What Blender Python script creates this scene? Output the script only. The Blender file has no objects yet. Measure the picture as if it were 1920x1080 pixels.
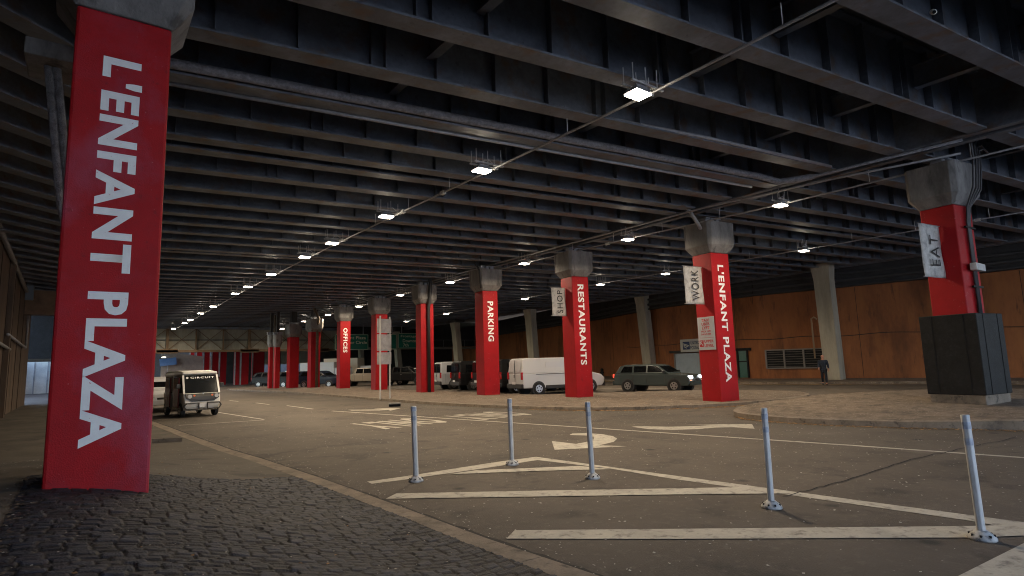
import bpy, bmesh, math, random
import numpy as np
from mathutils import Vector, Matrix
random.seed(7); np.random.seed(7)
C = bpy.context.scene.collection
SC = bpy.context.scene

# ------------------------------------------------------------------ camera
FPX, CX, CY, HC = 1080.0, 960.0, 540.0, 1.8
VAx, VAy, KH = 150.0, 706.0, -0.03
def _d(x, y): return Vector((x-CX, y-CY, FPX)).normalized()
_a = _d(VAx, VAy); _b = _d(VAx+2000, VAy+KH*2000)
_up = _b.cross(_a).normalized()
if _up.y > 0: _up = -_up
_X = _a.cross(_up).normalized()
RW = Matrix((_X, _a, _up))                     # world = RW @ camera(x right, y down, z forward)
cam_data = bpy.data.cameras.new('camera'); cam = bpy.data.objects.new('camera', cam_data); C.objects.link(cam)
rx, ry, rz = RW @ Vector((1, 0, 0)), RW @ Vector((0, -1, 0)), RW @ Vector((0, 0, -1))
M = Matrix((rx, ry, rz)).transposed().to_4x4(); M.translation = (0, 0, HC)
cam.matrix_world = M
cam_data.sensor_width = 36; cam_data.lens = 36*FPX/1920; cam_data.clip_start = 0.05; cam_data.clip_end = 2000
SC.camera = cam
def ray(px, py): return RW @ _d(px, py)
def gz(px, py, z=0.0):                          # the place on the level z seen there
    r = ray(px, py); t = (z-HC)/r.z; return Vector((0, 0, HC)) + r*t
def gy(px, py, y): r = ray(px, py); return Vector((0, 0, HC)) + r*(y/r.y)
def gx(px, py, x): r = ray(px, py); return Vector((0, 0, HC)) + r*(x/r.x)

# ------------------------------------------------------------------ light
SUN_EL, SUN_AZ = math.radians(42), math.radians(25)
w = bpy.data.worlds.new("World"); SC.world = w; w.use_nodes = True
nt = w.node_tree; bg = nt.nodes['Background']
sky = nt.nodes.new('ShaderNodeTexSky'); sky.sky_type = 'NISHITA'; sky.sun_disc = False
sky.sun_elevation = SUN_EL; sky.sun_rotation = SUN_AZ
nt.links.new(sky.outputs[0], bg.inputs[0]); bg.inputs[1].default_value = 0.15
sd = bpy.data.lights.new('sun', 'SUN'); sd.energy = 2.2; sd.angle = math.radians(0.5); sd.color = (1, .95, .88)
so = bpy.data.objects.new('sun', sd); C.objects.link(so)
sv = Vector((math.sin(SUN_AZ)*math.cos(SUN_EL), math.cos(SUN_AZ)*math.cos(SUN_EL), math.sin(SUN_EL)))
so.rotation_euler = sv.to_track_quat('Z', 'Y').to_euler(); so.location = (0, 0, 60)
SC.view_settings.view_transform = 'Standard'; SC.view_settings.look = 'None'; SC.view_settings.gamma = 1
SC.view_settings.exposure = 2.5
LAMP_W = 47.0
SC.cycles.use_denoising = True; SC.cycles.max_bounces = 6; SC.cycles.diffuse_bounces = 4; SC.cycles.glossy_bounces = 3
SC.cycles.sample_clamp_indirect = 4.0; SC.cycles.filter_width = 1.05

# ------------------------------------------------------------------ materials
MATS = {}
def mat(name, col, rough=.6, metal=0.0, var=.0, scale=4.0, bump=0.0, bscale=30.0, col2=None, stain=0.0, stcol=(.02, .02, .02), sscale=1.0, stretch=None, spec=.5, emit=None, estr=0):
    if name in MATS: return MATS[name]
    m = bpy.data.materials.new(name); m.use_nodes = True; MATS[name] = m
    n = m.node_tree.nodes; L = m.node_tree.links; p = n['Principled BSDF']
    p.inputs['Base Color'].default_value = (*col, 1); p.inputs['Roughness'].default_value = rough
    p.inputs['Metallic'].default_value = metal; p.inputs['Specular IOR Level'].default_value = spec
    if emit: p.inputs['Emission Color'].default_value = (*emit, 1); p.inputs['Emission Strength'].default_value = estr
    if var or bump or stain:
        tc = n.new('ShaderNodeTexCoord'); mp = n.new('ShaderNodeMapping'); L.new(tc.outputs['Object'], mp.inputs[0])
        if stretch: mp.inputs['Scale'].default_value = stretch
        def noise(s, det=6, r=.6):
            t = n.new('ShaderNodeTexNoise'); t.inputs['Scale'].default_value = s; t.inputs['Detail'].default_value = det
            t.inputs['Roughness'].default_value = r; L.new(mp.outputs[0], t.inputs['Vector']); return t
        cur = None
        if var:
            t = noise(scale); mr = n.new('ShaderNodeMapRange'); mr.inputs[1].default_value = .3; mr.inputs[2].default_value = .7
            L.new(t.outputs[0], mr.inputs[0]); mx = n.new('ShaderNodeMix'); mx.data_type = 'RGBA'
            c2 = col2 or tuple(c*(1-var) for c in col); c1 = col if col2 else tuple(min(1, c*(1+var)) for c in col)
            mx.inputs[6].default_value = (*c1, 1); mx.inputs[7].default_value = (*c2, 1); L.new(mr.outputs[0], mx.inputs[0]); cur = mx.outputs[2]
            t2 = noise(scale*9, 4, .7); mr2 = n.new('ShaderNodeMapRange'); mr2.inputs[1].default_value = .25; mr2.inputs[2].default_value = .75
            mr2.inputs[3].default_value = 1-var*.6; mr2.inputs[4].default_value = 1+var*.6; L.new(t2.outputs[0], mr2.inputs[0])
            vm = n.new('ShaderNodeVectorMath'); vm.operation = 'SCALE'; L.new(cur, vm.inputs[0]); L.new(mr2.outputs[0], vm.inputs[3]); cur = vm.outputs[0]
            rr = n.new('ShaderNodeMapRange'); rr.inputs[3].default_value = max(0, rough-.1); rr.inputs[4].default_value = min(1, rough+.12)
            L.new(t2.outputs[0], rr.inputs[0]); L.new(rr.outputs[0], p.inputs['Roughness'])
        if stain:
            t = noise(sscale, 8, .65); mr = n.new('ShaderNodeMapRange'); mr.inputs[1].default_value = .52; mr.inputs[2].default_value = .68
            mr.inputs[4].default_value = stain; L.new(t.outputs[0], mr.inputs[0]); mx = n.new('ShaderNodeMix'); mx.data_type = 'RGBA'
            if cur: L.new(cur, mx.inputs[6])
            else: mx.inputs[6].default_value = (*col, 1)
            mx.inputs[7].default_value = (*stcol, 1); L.new(mr.outputs[0], mx.inputs[0]); cur = mx.outputs[2]
        if cur: L.new(cur, p.inputs['Base Color'])
        if bump:
            t = noise(bscale, 5, .6); b = n.new('ShaderNodeBump'); b.inputs['Strength'].default_value = bump; b.inputs['Distance'].default_value = .02
            L.new(t.outputs[0], b.inputs['Height']); L.new(b.outputs[0], p.inputs['Normal'])
    return m
def speckle(m, scale, lo, hi, col, amt=1.0):
    """scattered pale grains on top of a material's colour"""
    n = m.node_tree.nodes; L = m.node_tree.links; p = n['Principled BSDF']
    tc = n.new('ShaderNodeTexCoord'); v = n.new('ShaderNodeTexVoronoi'); v.inputs['Scale'].default_value = scale
    L.new(tc.outputs['Object'], v.inputs['Vector'])
    mr = n.new('ShaderNodeMapRange'); mr.inputs[1].default_value = hi; mr.inputs[2].default_value = lo; L.new(v.outputs['Distance'], mr.inputs[0])
    sp = n.new('ShaderNodeSeparateColor'); L.new(v.outputs['Color'], sp.inputs[0])
    gt = n.new('ShaderNodeMath'); gt.operation = 'GREATER_THAN'; gt.inputs[1].default_value = 1-amt; L.new(sp.outputs[0], gt.inputs[0])
    mu = n.new('ShaderNodeMath'); mu.operation = 'MULTIPLY'; L.new(mr.outputs[0], mu.inputs[0]); L.new(gt.outputs[0], mu.inputs[1])
    mx = n.new('ShaderNodeMix'); mx.data_type = 'RGBA'
    lk = p.inputs['Base Color'].links
    if lk: L.new(lk[0].from_socket, mx.inputs[6])
    else: mx.inputs[6].default_value = p.inputs['Base Color'].default_value
    mx.inputs[7].default_value = (*col, 1); L.new(mu.outputs[0], mx.inputs[0]); L.new(mx.outputs[2], p.inputs['Base Color'])
    return m
def blotch(m, scale, lo, hi, col, amt, stretch=(1, 1, 1), rough=.6):
    n = m.node_tree.nodes; L = m.node_tree.links; p = n['Principled BSDF']
    tc = n.new('ShaderNodeTexCoord'); mp = n.new('ShaderNodeMapping'); mp.inputs['Scale'].default_value = stretch; mp.inputs['Location'].default_value = (scale*3.1, 7.7, 1.3)
    L.new(tc.outputs['Object'], mp.inputs[0]); t = n.new('ShaderNodeTexNoise'); t.inputs['Scale'].default_value = scale; t.inputs['Detail'].default_value = 7; t.inputs['Roughness'].default_value = rough
    L.new(mp.outputs[0], t.inputs['Vector']); mr = n.new('ShaderNodeMapRange'); mr.inputs[1].default_value = lo; mr.inputs[2].default_value = hi; mr.inputs[4].default_value = amt; L.new(t.outputs[0], mr.inputs[0])
    mx = n.new('ShaderNodeMix'); mx.data_type = 'RGBA'; lk = p.inputs['Base Color'].links
    if lk: L.new(lk[0].from_socket, mx.inputs[6])
    else: mx.inputs[6].default_value = p.inputs['Base Color'].default_value
    mx.inputs[7].default_value = (*col, 1); L.new(mr.outputs[0], mx.inputs[0]); L.new(mx.outputs[2], p.inputs['Base Color'])
    return m
asphalt = speckle(mat('asphalt', (.082, .066, .052), .82, var=.28, scale=.5, bump=.55, bscale=55, stain=.5, stcol=(.05, .041, .033), sscale=.22), 26, .06, .2, (.17, .15, .13), .13)
paint = mat('road_paint', (.42, .39, .33), .7, var=.16, scale=3, bump=.3, bscale=60, stain=.75, stcol=(.09, .08, .07), sscale=7)
concrete = mat('concrete', (.20, .195, .19), .85, var=.3, scale=1.8, bump=.5, bscale=22, stain=.75, stcol=(.09, .088, .085), sscale=2.2, stretch=(1, 1, .35))
concrete_col = mat('column_concrete', (.38, .34, .26), .85, var=.18, scale=1.5, bump=.3, bscale=22, stain=.3, stcol=(.14, .13, .12), sscale=1.6, stretch=(1, 1, .2))
kerbmat = speckle(mat('kerb_concrete', (.21, .17, .13), .88, var=.25, scale=2.5, bump=.5, bscale=40, stain=.6, stcol=(.06, .05, .04), sscale=2.0), 30, .05, .2, (.3, .27, .23), .12)
walk = speckle(mat('walkway_concrete', (.105, .09, .072), .85, var=.25, scale=.9, bump=.4, bscale=40, stain=.6, stcol=(.05, .045, .038), sscale=.6), 14, .04, .13, (.4, .38, .34), .1)
gravel = speckle(mat('island_aggregate', (.150, .115, .085), .9, var=.4, scale=2.8, bump=1.0, bscale=45, stain=.45, stcol=(.07, .055, .042), sscale=.6), 13, .1, .32, (.36, .30, .24), .5)
red = mat('red_paint', (.36, .004, .008), .62, var=.10, scale=1.1, bump=.16, bscale=60, stain=.35, stcol=(.22, .006, .010), sscale=1.6, spec=.3)
red_big = mat('red_paint_sheen', (.36, .004, .008), .62, var=.12, scale=2.2, bump=.28, bscale=70, stain=.35, stcol=(.28, .035, .06), spec=.3, sscale=1.0)  # paler red-violet patches: daylight sheen painted into the colour
white_l = mat('white_letter_paint', (.80, .80, .80), .6, var=.05, scale=9)
steel = mat('girder_steel', (.12, .135, .16), .5, var=.35, scale=1.2, bump=.12, bscale=8, stain=.45, stcol=(.055, .06, .07), sscale=2.0)
slabm = mat('deck_underside', (.10, .10, .10), .9, var=.3, scale=1.5)
galv = mat('galvanised', (.52, .52, .51), .55, metal=.1, var=.22, scale=6, stain=.4, stcol=(.2, .2, .21), sscale=5, stretch=(1, 1, .3))
pipe_m = mat('pipe_grey', (.32, .32, .33), .55, metal=.3, var=.2, scale=5)
pipe_f = mat('pipe_lagging', (.26, .26, .28), .85, var=.35, scale=12, bump=1.0, bscale=60)
blackm = mat('black_paint', (.010, .010, .011), .6, var=.4, scale=3, stain=.15, stcol=(.06, .06, .06), sscale=14, spec=.25, bump=.3, bscale=40)
rubber = mat('rubber', (.015, .015, .015), .85)
glass = mat('dark_glass', (.012, .014, .016), .08, spec=.6)
chrome = mat('wheel_alloy', (.42, .42, .43), .3, metal=.8)
rust = mat('rust_wall', (.36, .130, .044), .8, var=.3, scale=.5, bump=.3, bscale=10, stain=.6, stcol=(.09, .036, .016), sscale=.5, stretch=(1, 1, .3), col2=(.24, .085, .030))
brownwall = mat('brown_wall', (.11, .075, .052), .85, var=.35, scale=.8, bump=.4, bscale=10, stain=.7, stcol=(.045, .032, .026), sscale=1.0, stretch=(1, 1, .15))
darkwall = mat('dark_wall', (.045, .043, .042), .9, var=.3, scale=1)
palewall = mat('pale_wall', (.78, .77, .72), .8, var=.15, scale=1)
tanpanel = mat('tan_panel', (.27, .25, .20), .75, var=.2, scale=1.2, stain=.4, stcol=(.2, .15, .1), sscale=1.5, stretch=(1, 1, .3))
clothm = mat('banner_cloth', (.50, .49, .47), .9, var=.2, scale=5, bump=.5, bscale=9, stain=.5, stcol=(.22, .22, .22), sscale=5)
blacktext = mat('black_print', (.02, .02, .02), .7)
redtext = mat('red_print', (.45, .02, .03), .6)
signgrey = mat('sign_grey', (.42, .43, .46), .6, var=.05, scale=5)
signback = mat('sign_back', (.40, .40, .41), .5, metal=.3, var=.25, scale=3)
greensign = mat('green_sign', (.0, .14, .085), .4, var=.1)
signtext = mat('sign_text', (.62, .60, .42), .5)
bluesign = mat('blue_sign', (.10, .20, .42), .5, var=.1)
lampwhite = mat('lamp_lens', (1, 1, 1), .5, emit=(1.0, .87, .68), estr=14)
leafm = mat('dry_leaf', (.30, .17, .07), .8, var=.4, scale=20)
chip = mat('pale_chip', (.42, .40, .36), .8, var=.3, scale=20)

blotch(asphalt, 1.1, .56, .66, (.03, .026, .023), .7); blotch(asphalt, .16, .5, .62, (.115, .095, .075), .55, (1, .35, 1)); blotch(asphalt, 9, .55, .72, (.15, .125, .10), .5)
speckle(asphalt, 1.5, .08, .20, (.022, .02, .018), .22); speckle(asphalt, .8, .05, .24, (.125, .105, .085), .18)
blotch(steel, 1.7, .54, .66, (.13, .08, .045), .75); blotch(steel, 6, .62, .74, (.03, .03, .03), .7)
blotch(red, 3.5, .60, .72, (.12, .01, .012), .6, (1, 1, .4)); blotch(red, 14, .64, .70, (.45, .12, .12), .5)
blotch(red_big, .8, .50, .66, (.33, .07, .12), .65, (1, 1, .7)); blotch(red_big, 11, .60, .68, (.20, .01, .015), .5); blotch(red_big, 24, .69, .73, (.50, .2, .2), .5)  # broad violet patches continue the painted daylight sheen; the smaller ones are wear
blotch(gravel, 5, .5, .66, (.24, .19, .145), .7); blotch(gravel, 1.3, .55, .68, (.06, .045, .034), .6)
blotch(rust, 1.4, .52, .66, (.40, .15, .045), .5, (1, 1, .25)); blotch(rust, 3.0, .60, .70, (.05, .028, .018), .6, (1, 1, .2))
blotch(concrete, 3.0, .56, .66, (.05, .048, .046), .75, (1, 1, .3)); blotch(white_l, 30, .64, .70, (.45, .12, .12), .7)
blotch(walk, 1.2, .54, .66, (.035, .03, .026), .7); blotch(kerbmat, 6, .56, .68, (.04, .033, .027), .7)

# ------------------------------------------------------------------ mesh helpers
class MB:
    def __init__(s): s.v = []; s.f = []
    def add(s, vs, fs):
        b = len(s.v); s.v += [tuple(v) for v in vs]; s.f += [tuple(b+i for i in f) for f in fs]; return s
    def box(s, c, d, rz=0.0, top=(1, 1), R=None):
        vs = []
        for z in (-.5, .5):
            k = top if z > 0 else (1, 1)
            for x, y in ((-.5, -.5), (.5, -.5), (.5, .5), (-.5, .5)):
                p = Vector((x*d[0]*k[0], y*d[1]*k[1], z*d[2]))
                p = (R @ p) if R else Vector((p.x*math.cos(rz)-p.y*math.sin(rz), p.x*math.sin(rz)+p.y*math.cos(rz), p.z))
                vs.append(p+Vector(c))
        return s.add(vs, [(3, 2, 1, 0), (4, 5, 6, 7), (0, 1, 5, 4), (1, 2, 6, 5), (2, 3, 7, 6), (3, 0, 4, 7)])
    def bar(s, a, b, w, h, up=(0, 0, 1)):
        a = Vector(a); b = Vector(b); t = (b-a).normalized(); u = Vector(up); r = t.cross(u).normalized(); u = r.cross(t).normalized()
        vs = [p+r*x*w/2+u*y*h/2 for p in (a, b) for x, y in ((-1, -1), (1, -1), (1, 1), (-1, 1))]
        return s.add(vs, [(0, 1, 2, 3), (7, 6, 5, 4), (0, 4, 5, 1), (1, 5, 6, 2), (2, 6, 7, 3), (3, 7, 4, 0)])
    def tube(s, pts, r, n=10, cap=True):
        pts = [Vector(p) for p in pts]; rs = r if isinstance(r, (list, tuple)) else [r]*len(pts)
        b = len(s.v); pr = None
        for i, p in enumerate(pts):
            t = ((pts[min(i+1, len(pts)-1)]-p).normalized()+(p-pts[max(i-1, 0)]).normalized())
            t = t.normalized() if t.length > 1e-6 else Vector((0, 0, 1))
            if pr is None: pr = t.cross(Vector((0, 0, 1)) if abs(t.z) < .9 else Vector((1, 0, 0))).normalized()
            pr = (pr-t*pr.dot(t)).normalized(); q = t.cross(pr)
            for k in range(n):
                a = 2*math.pi*k/n; s.v.append(tuple(p+(pr*math.cos(a)+q*math.sin(a))*rs[i]))
        for i in range(len(pts)-1):
            for k in range(n):
                k2 = (k+1) % n; s.f.append((b+i*n+k, b+i*n+k2, b+(i+1)*n+k2, b+(i+1)*n+k))
        if cap:
            s.f.append(tuple(b+k for k in range(n))[::-1]); s.f.append(tuple(b+(len(pts)-1)*n+k for k in range(n)))
        return s
    def prism(s, poly, z0, z1):                 # polygon (x, y) extruded upwards
        n = len(poly)
        ar = sum(poly[i][0]*poly[(i+1) % n][1]-poly[(i+1) % n][0]*poly[i][1] for i in range(n))
        if ar < 0: poly = poly[::-1]
        f0 = z0 if callable(z0) else (lambda x, y: z0); f1 = z1 if callable(z1) else (lambda x, y: z1)
        vs = [(x, y, f0(x, y)) for x, y in poly]+[(x, y, f1(x, y)) for x, y in poly]
        return s.add(vs, [tuple(range(n))[::-1], tuple(range(n, 2*n))]+[(i, (i+1) % n, n+(i+1) % n, n+i) for i in range(n)])
    def prof(s, pts, wf):                        # side outline (x, z) given a width that may change with height
        n = len(pts)
        ar = sum(pts[i][0]*pts[(i+1) % n][1]-pts[(i+1) % n][0]*pts[i][1] for i in range(n))
        if ar < 0: pts = pts[::-1]
        vs = [(x, -wf(z), z) for x, z in pts]+[(x, wf(z), z) for x, z in pts]
        return s.add(vs, [tuple(range(n)), tuple(range(n, 2*n))[::-1]]+[(i, n+i, n+(i+1) % n, (i+1) % n) for i in range(n)])
    def quad(s, a, b, c, d): return s.add([a, b, c, d], [(0, 1, 2, 3)])
    def build(s, name, m, parent=None, bevel=0, smooth=False, seg=2):
        me = bpy.data.meshes.new(name); me.from_pydata(s.v, [], s.f); me.update()
        me.materials.append(m); o = bpy.data.objects.new(name, me); C.objects.link(o)
        if parent: o.parent = parent
        if smooth:
            for p in me.polygons: p.use_smooth = True
        if bevel:
            b = o.modifiers.new('bevel', 'BEVEL'); b.width = bevel; b.segments = seg; b.limit_method = 'ANGLE'; b.angle_limit = math.radians(30)
        return o
def tag(o, label=None, cat=None, group=None, kind=None):
    if label: o['label'] = label
    if cat: o['category'] = cat
    if group: o['group'] = group
    if kind: o['kind'] = kind
    return o
def empty(name, loc=(0, 0, 0), rz=0.0):
    o = bpy.data.objects.new(name, None); C.objects.link(o); o.location = loc; o.rotation_euler.z = rz; o.empty_display_size = .2
    return o
def copy_tree(o, loc, rz=None):
    c = o.copy(); C.objects.link(c); c.location = loc
    if rz is not None: c.rotation_euler.z = rz
    for ch in list(o.children):
        d = ch.copy(); C.objects.link(d); d.parent = c
        for g in ch.children:
            e = g.copy(); C.objects.link(e); e.parent = d
    return c
def struct(mb, name, m, **k): return tag(mb.build(name, m, **k), kind='structure')
def text_mesh(name, s, origin, rd, ud, length, cap, m, parent=None, bold=.02, depth=.004, space=1.0):
    """lettering lying on a face: origin = its middle, rd = reading direction, ud = up of the letters"""
    cu = bpy.data.curves.new(name, 'FONT'); cu.body = s; cu.offset = bold; cu.space_character = space; cu.align_x = 'CENTER'; cu.resolution_u = 3
    t = bpy.data.objects.new(name, cu); C.objects.link(t); bpy.context.view_layer.update()
    me = bpy.data.meshes.new_from_object(t.evaluated_get(bpy.context.evaluated_depsgraph_get()))
    bpy.data.objects.remove(t); bpy.data.curves.remove(cu)
    xs = [v.co.x for v in me.vertices]; ys = [v.co.y for v in me.vertices]
    x0, x1, y0, y1 = min(xs), max(xs), min(ys), max(ys)
    rd = Vector(rd).normalized(); ud = Vector(ud).normalized(); nn = rd.cross(ud)
    for v in me.vertices:
        v.co = Vector(origin)+rd*((v.co.x-(x0+x1)/2)*length/(x1-x0))+ud*((v.co.y-(y0+y1)/2)*cap/(y1-y0))+nn*depth
    me.materials.clear(); me.materials.append(m); me.name = name
    o = bpy.data.objects.new(name, me); C.objects.link(o)
    if parent: o.parent = parent
    return o

# ------------------------------------------------------------------ ground
def kerb_x(y):
    K = [(-10, 4.1), (3.75, 3.59), (5.16, 3.48), (6.43, 3.44), (8.54, 3.36), (9.91, 3.3), (13, 3.1), (14.8, 2.92), (18.5, 2.72), (22.8, 2.53), (26.6, 2.33), (36, 1.6), (50, 1.0)]
    return float(np.interp(y, [k[0] for k in K], [k[1] for k in K]))
def kerb_w(y): return float(np.interp(y, [4, 6.5, 9, 20], [.28, .24, .26, .30]))
def sst(t): t = min(1, max(0, t)); return t*t*(3-2*t)
def plaza_h(x, y):
    return .014+.69*sst((3.1-x)/3.7)*(1-sst((y-8.6)/9.5))
g = MB().quad((-90, -90, 0), (150, -90, 0), (150, 220, 0), (-90, 220, 0)); struct(g, 'ground', asphalt)

def in_cobble(x, y): return -.42 < x < kerb_x(y)-kerb_w(y)+.004 and y < min(9.35+(x-.9)*.55, 10.3)
m = MB(); ys = list(np.arange(-10, 20, .25))+list(np.arange(20, 50.1, 1.0)); nx = 40
for y in ys:
    xe = kerb_x(y)-kerb_w(y)+.01
    for i in range(nx+1):
        x = -3.4+(xe+3.4)*i/nx
        m.v.append((x, y, plaza_h(x, y)-(.035 if (-.36 < x and y < min(9.3+(x-.9)*.55, 10.25)) else 0)))
for j in range(len(ys)-1):
    for i in range(nx):
        a = j*(nx+1)+i; m.f.append((a, a+1, a+nx+2, a+nx+1))
struct(m, 'sidewalk', walk, smooth=True)

# cobbles: a fine height sheet of hand-laid stones
xs = np.arange(-.44, 3.42, .0135); yv = np.concatenate([np.arange(1.8, 6, .0135), np.arange(6, 10.5, .02)])
rowh = .088; rng = np.random.RandomState(3)
r_off = rng.rand(200); r_rt = rng.rand(200, 60); r_w = rng.rand(200, 60)
tone_l = []; V = []; idx = {}
X, Y = np.meshgrid(xs, yv)
wob = .014*np.sin(X*2.1+Y*.9)+.008*np.sin(X*6.3+1.7)+.004*np.sin(X*17+Y*5)
R_ = (Y+wob)/rowh; ri = np.floor(R_).astype(int); fr = R_-ri
cw = .145
Q = (X+.5)/cw+r_off[ri]*1.0+.10*np.sin(ri*2.3+X*4); ci = np.floor(Q).astype(int); fc = Q-ci
ex = np.minimum(fc, 1-fc)*cw; ey = np.minimum(fr, 1-fr)*rowh
e = np.minimum(ex, ey); dome = np.clip(e/.017, 0, 1); dome = np.sqrt(1-(1-dome)**2)
rt = r_rt[ri % 200, ci % 60]; rw2 = r_w[ri % 200, ci % 60]
tilt = (fc-.5)*(rw2-.5)*.016+(fr-.5)*(rt-.5)*.014
bumps = .0018*np.sin(X*31+rt*9)*np.sin(Y*83+rw2*7)+.0022*np.sin(Y*150+np.sin(X*9+rt*20)*1.6)
hole = (rt > .992)*(-.03)
base = np.vectorize(plaza_h)(X, Y)
H = base-.022+.026*dome+rt*.014+tilt+bumps*dome+hole
ok = np.vectorize(in_cobble)(X, Y)
nY, nX = X.shape; ids = -np.ones(X.shape, int); ids[ok] = np.arange(ok.sum())
V = np.stack([X[ok], Y[ok], H[ok]], 1)
q = np.stack([ids[:-1, :-1], ids[:-1, 1:], ids[1:, 1:], ids[1:, :-1]], -1).reshape(-1, 4); q = q[(q >= 0).all(1)]
me = bpy.data.meshes.new('cobble_paving'); me.from_pydata(V.tolist(), [], q.tolist()); me.update()
at = me.color_attributes.new('stone', 'FLOAT_COLOR', 'POINT')
tn = (.6+.8*rt)[ok]; jt = np.clip((e[ok]-.004)/.007, 0, 1)
buf = np.stack([tn, jt, rw2[ok], np.ones_like(tn)], 1).astype(np.float32); at.data.foreach_set('color', buf.ravel())
for p in me.polygons: p.use_smooth = True
cm = mat('cobble_stone', (.019, .022, .033), .6, var=.35, scale=9, bump=.6, bscale=70, spec=.3)
n = cm.node_tree.nodes; L = cm.node_tree.links; p = n['Principled BSDF']
va = n.new('ShaderNodeVertexColor'); va.layer_name = 'stone'; sc_ = n.new('ShaderNodeSeparateColor'); L.new(va.outputs[0], sc_.inputs[0])
vm = n.new('ShaderNodeVectorMath'); vm.operation = 'SCALE'; L.new(p.inputs['Base Color'].links[0].from_socket, vm.inputs[0]); L.new(sc_.outputs[0], vm.inputs[3])
mx = n.new('ShaderNodeMix'); mx.data_type = 'RGBA'; mx.inputs[6].default_value = (.012, .010, .009, 1); L.new(vm.outputs[0], mx.inputs[7]); L.new(sc_.outputs[1], mx.inputs[0])
L.new(mx.outputs[2], p.inputs['Base Color'])
me.materials.append(cm); o = bpy.data.objects.new('cobble_paving', me); C.objects.link(o); tag(o, kind='structure')

# flush concrete kerb between cobbles and road
m = MB(); yy = -10.0
while yy < 46:
    st = 2.4; y2 = min(46, yy+st); N = 6
    for i in range(N):
        ya = yy+(y2-yy-.012)*i/N; yb = yy+(y2-yy-.012)*(i+1)/N
        a, b = kerb_x(ya), kerb_x(yb)
        wa, wb = kerb_w(ya), kerb_w(yb)
        m.add([(a-wa, ya, .0), (a, ya, 0), (b, yb, 0), (b-wb, yb, 0), (a-wa, ya, .018), (a, ya, .012), (b, yb, .012), (b-wb, yb, .018)],
              [(4, 5, 6, 7), (1, 2, 6, 5), (3, 0, 4, 7), (0, 1, 5, 4), (2, 3, 7, 6)])
    yy = y2
struct(m, 'kerb', kerbmat)
m = MB(); pr = None
for y in np.arange(-6, 30, .12):                # dirt-filled gap along the kerb foot
    x = kerb_x(y); wd = .04+.04*random.random()
    cur = ((x+.001, y, .005), (x+wd, y, .005))
    if pr: m.quad(pr[0], pr[1], cur[1], cur[0])
    pr = cur
struct(m, 'road_gutter_strip', mat('gutter_dirt', (.022, .019, .016), .95, var=.3, scale=8))

# islands
def island(name, poly, topf, inset=.16):
    n = len(poly); cx = sum(p[0] for p in poly)/n; cy = sum(p[1] for p in poly)/n
    ar = sum(poly[i][0]*poly[(i+1) % n][1]-poly[(i+1) % n][0]*poly[i][1] for i in range(n))
    if ar < 0: poly = poly[::-1]
    inn = []
    for i in range(n):
        p0, p1, p2 = Vector(poly[i-1]), Vector(poly[i]), Vector(poly[(i+1) % n])
        t = ((p1-p0).normalized()+(p2-p1).normalized()).normalized(); inn.append(tuple(p1+Vector((-t.y, t.x))*inset))
    m = MB()
    for i in range(n):
        j = (i+1) % n; a, b, c, d = poly[i], poly[j], inn[j], inn[i]
        za, zb, zc, zd = [topf(*p) for p in (a, b, c, d)]
        m.add([(a[0], a[1], 0), (b[0], b[1], 0), (b[0], b[1], zb-.015), (a[0], a[1], za-.015), (d[0], d[1], zd), (c[0], c[1], zc)],
              [(0, 1, 2, 3), (3, 2, 5, 4)])
    struct(m, 'kerb', kerbmat)
    bm = bmesh.new(); vs = [bm.verts.new((x, y, topf(x, y)-.006)) for x, y in inn]; f = bm.faces.new(vs)
    bmesh.ops.triangulate(bm, faces=[f]); me = bpy.data.meshes.new(name); bm.to_mesh(me); bm.free(); me.materials.append(gravel)
    o = bpy.data.objects.new(name, me); C.objects.link(o); tag(o, kind='structure')
def smooth_poly(pts, n=4):
    out = []; N = len(pts)
    for i in range(N):
        p0, p1, p2, p3 = [Vector(pts[(i+k) % N]) for k in (-1, 0, 1, 2)]
        for k in range(n):
            t = k/n; out.append(tuple(.5*((2*p1)+(-p0+p2)*t+(2*p0-5*p1+4*p2-p3)*t*t+(-p0+3*p1-3*p2+p3)*t**3)))
    return out
islA = [(27.0, 14.0), (25.0, 12.5), (22.6, 12.1), (20.0, 12.4), (18.2, 13.1), (16.2, 14.4), (15.0, 15.9), (14.2, 18.2), (13.5, 22.2), (13.3, 27.1), (13.4, 36.3), (13.4, 45.9), (12.8, 56), (12.4, 66),
        (19.5, 66), (19.5, 45), (19.5, 30), (19.6, 25.2), (21.0, 23.3), (24.8, 20.6), (26.9, 17.8), (27.5, 15.7)]
island('traffic_island', smooth_poly(islA), lambda x, y: .13)
islB = [(16.4, 10.6), (15.7, 9.8), (15.4, 8.6), (15.5, 7.2), (16.1, 5.3), (16.9, 3.6), (17.6, 1), (18, -6), (27, -6), (26, 3), (24.6, 7.3), (22.5, 8.8), (20, 9.8), (17.8, 10.7)]
topB = lambda x, y: .15+.33*min(1, max(0, (x-15.9)/4.4))
island('traffic_island', smooth_poly(islB), topB)

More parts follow.
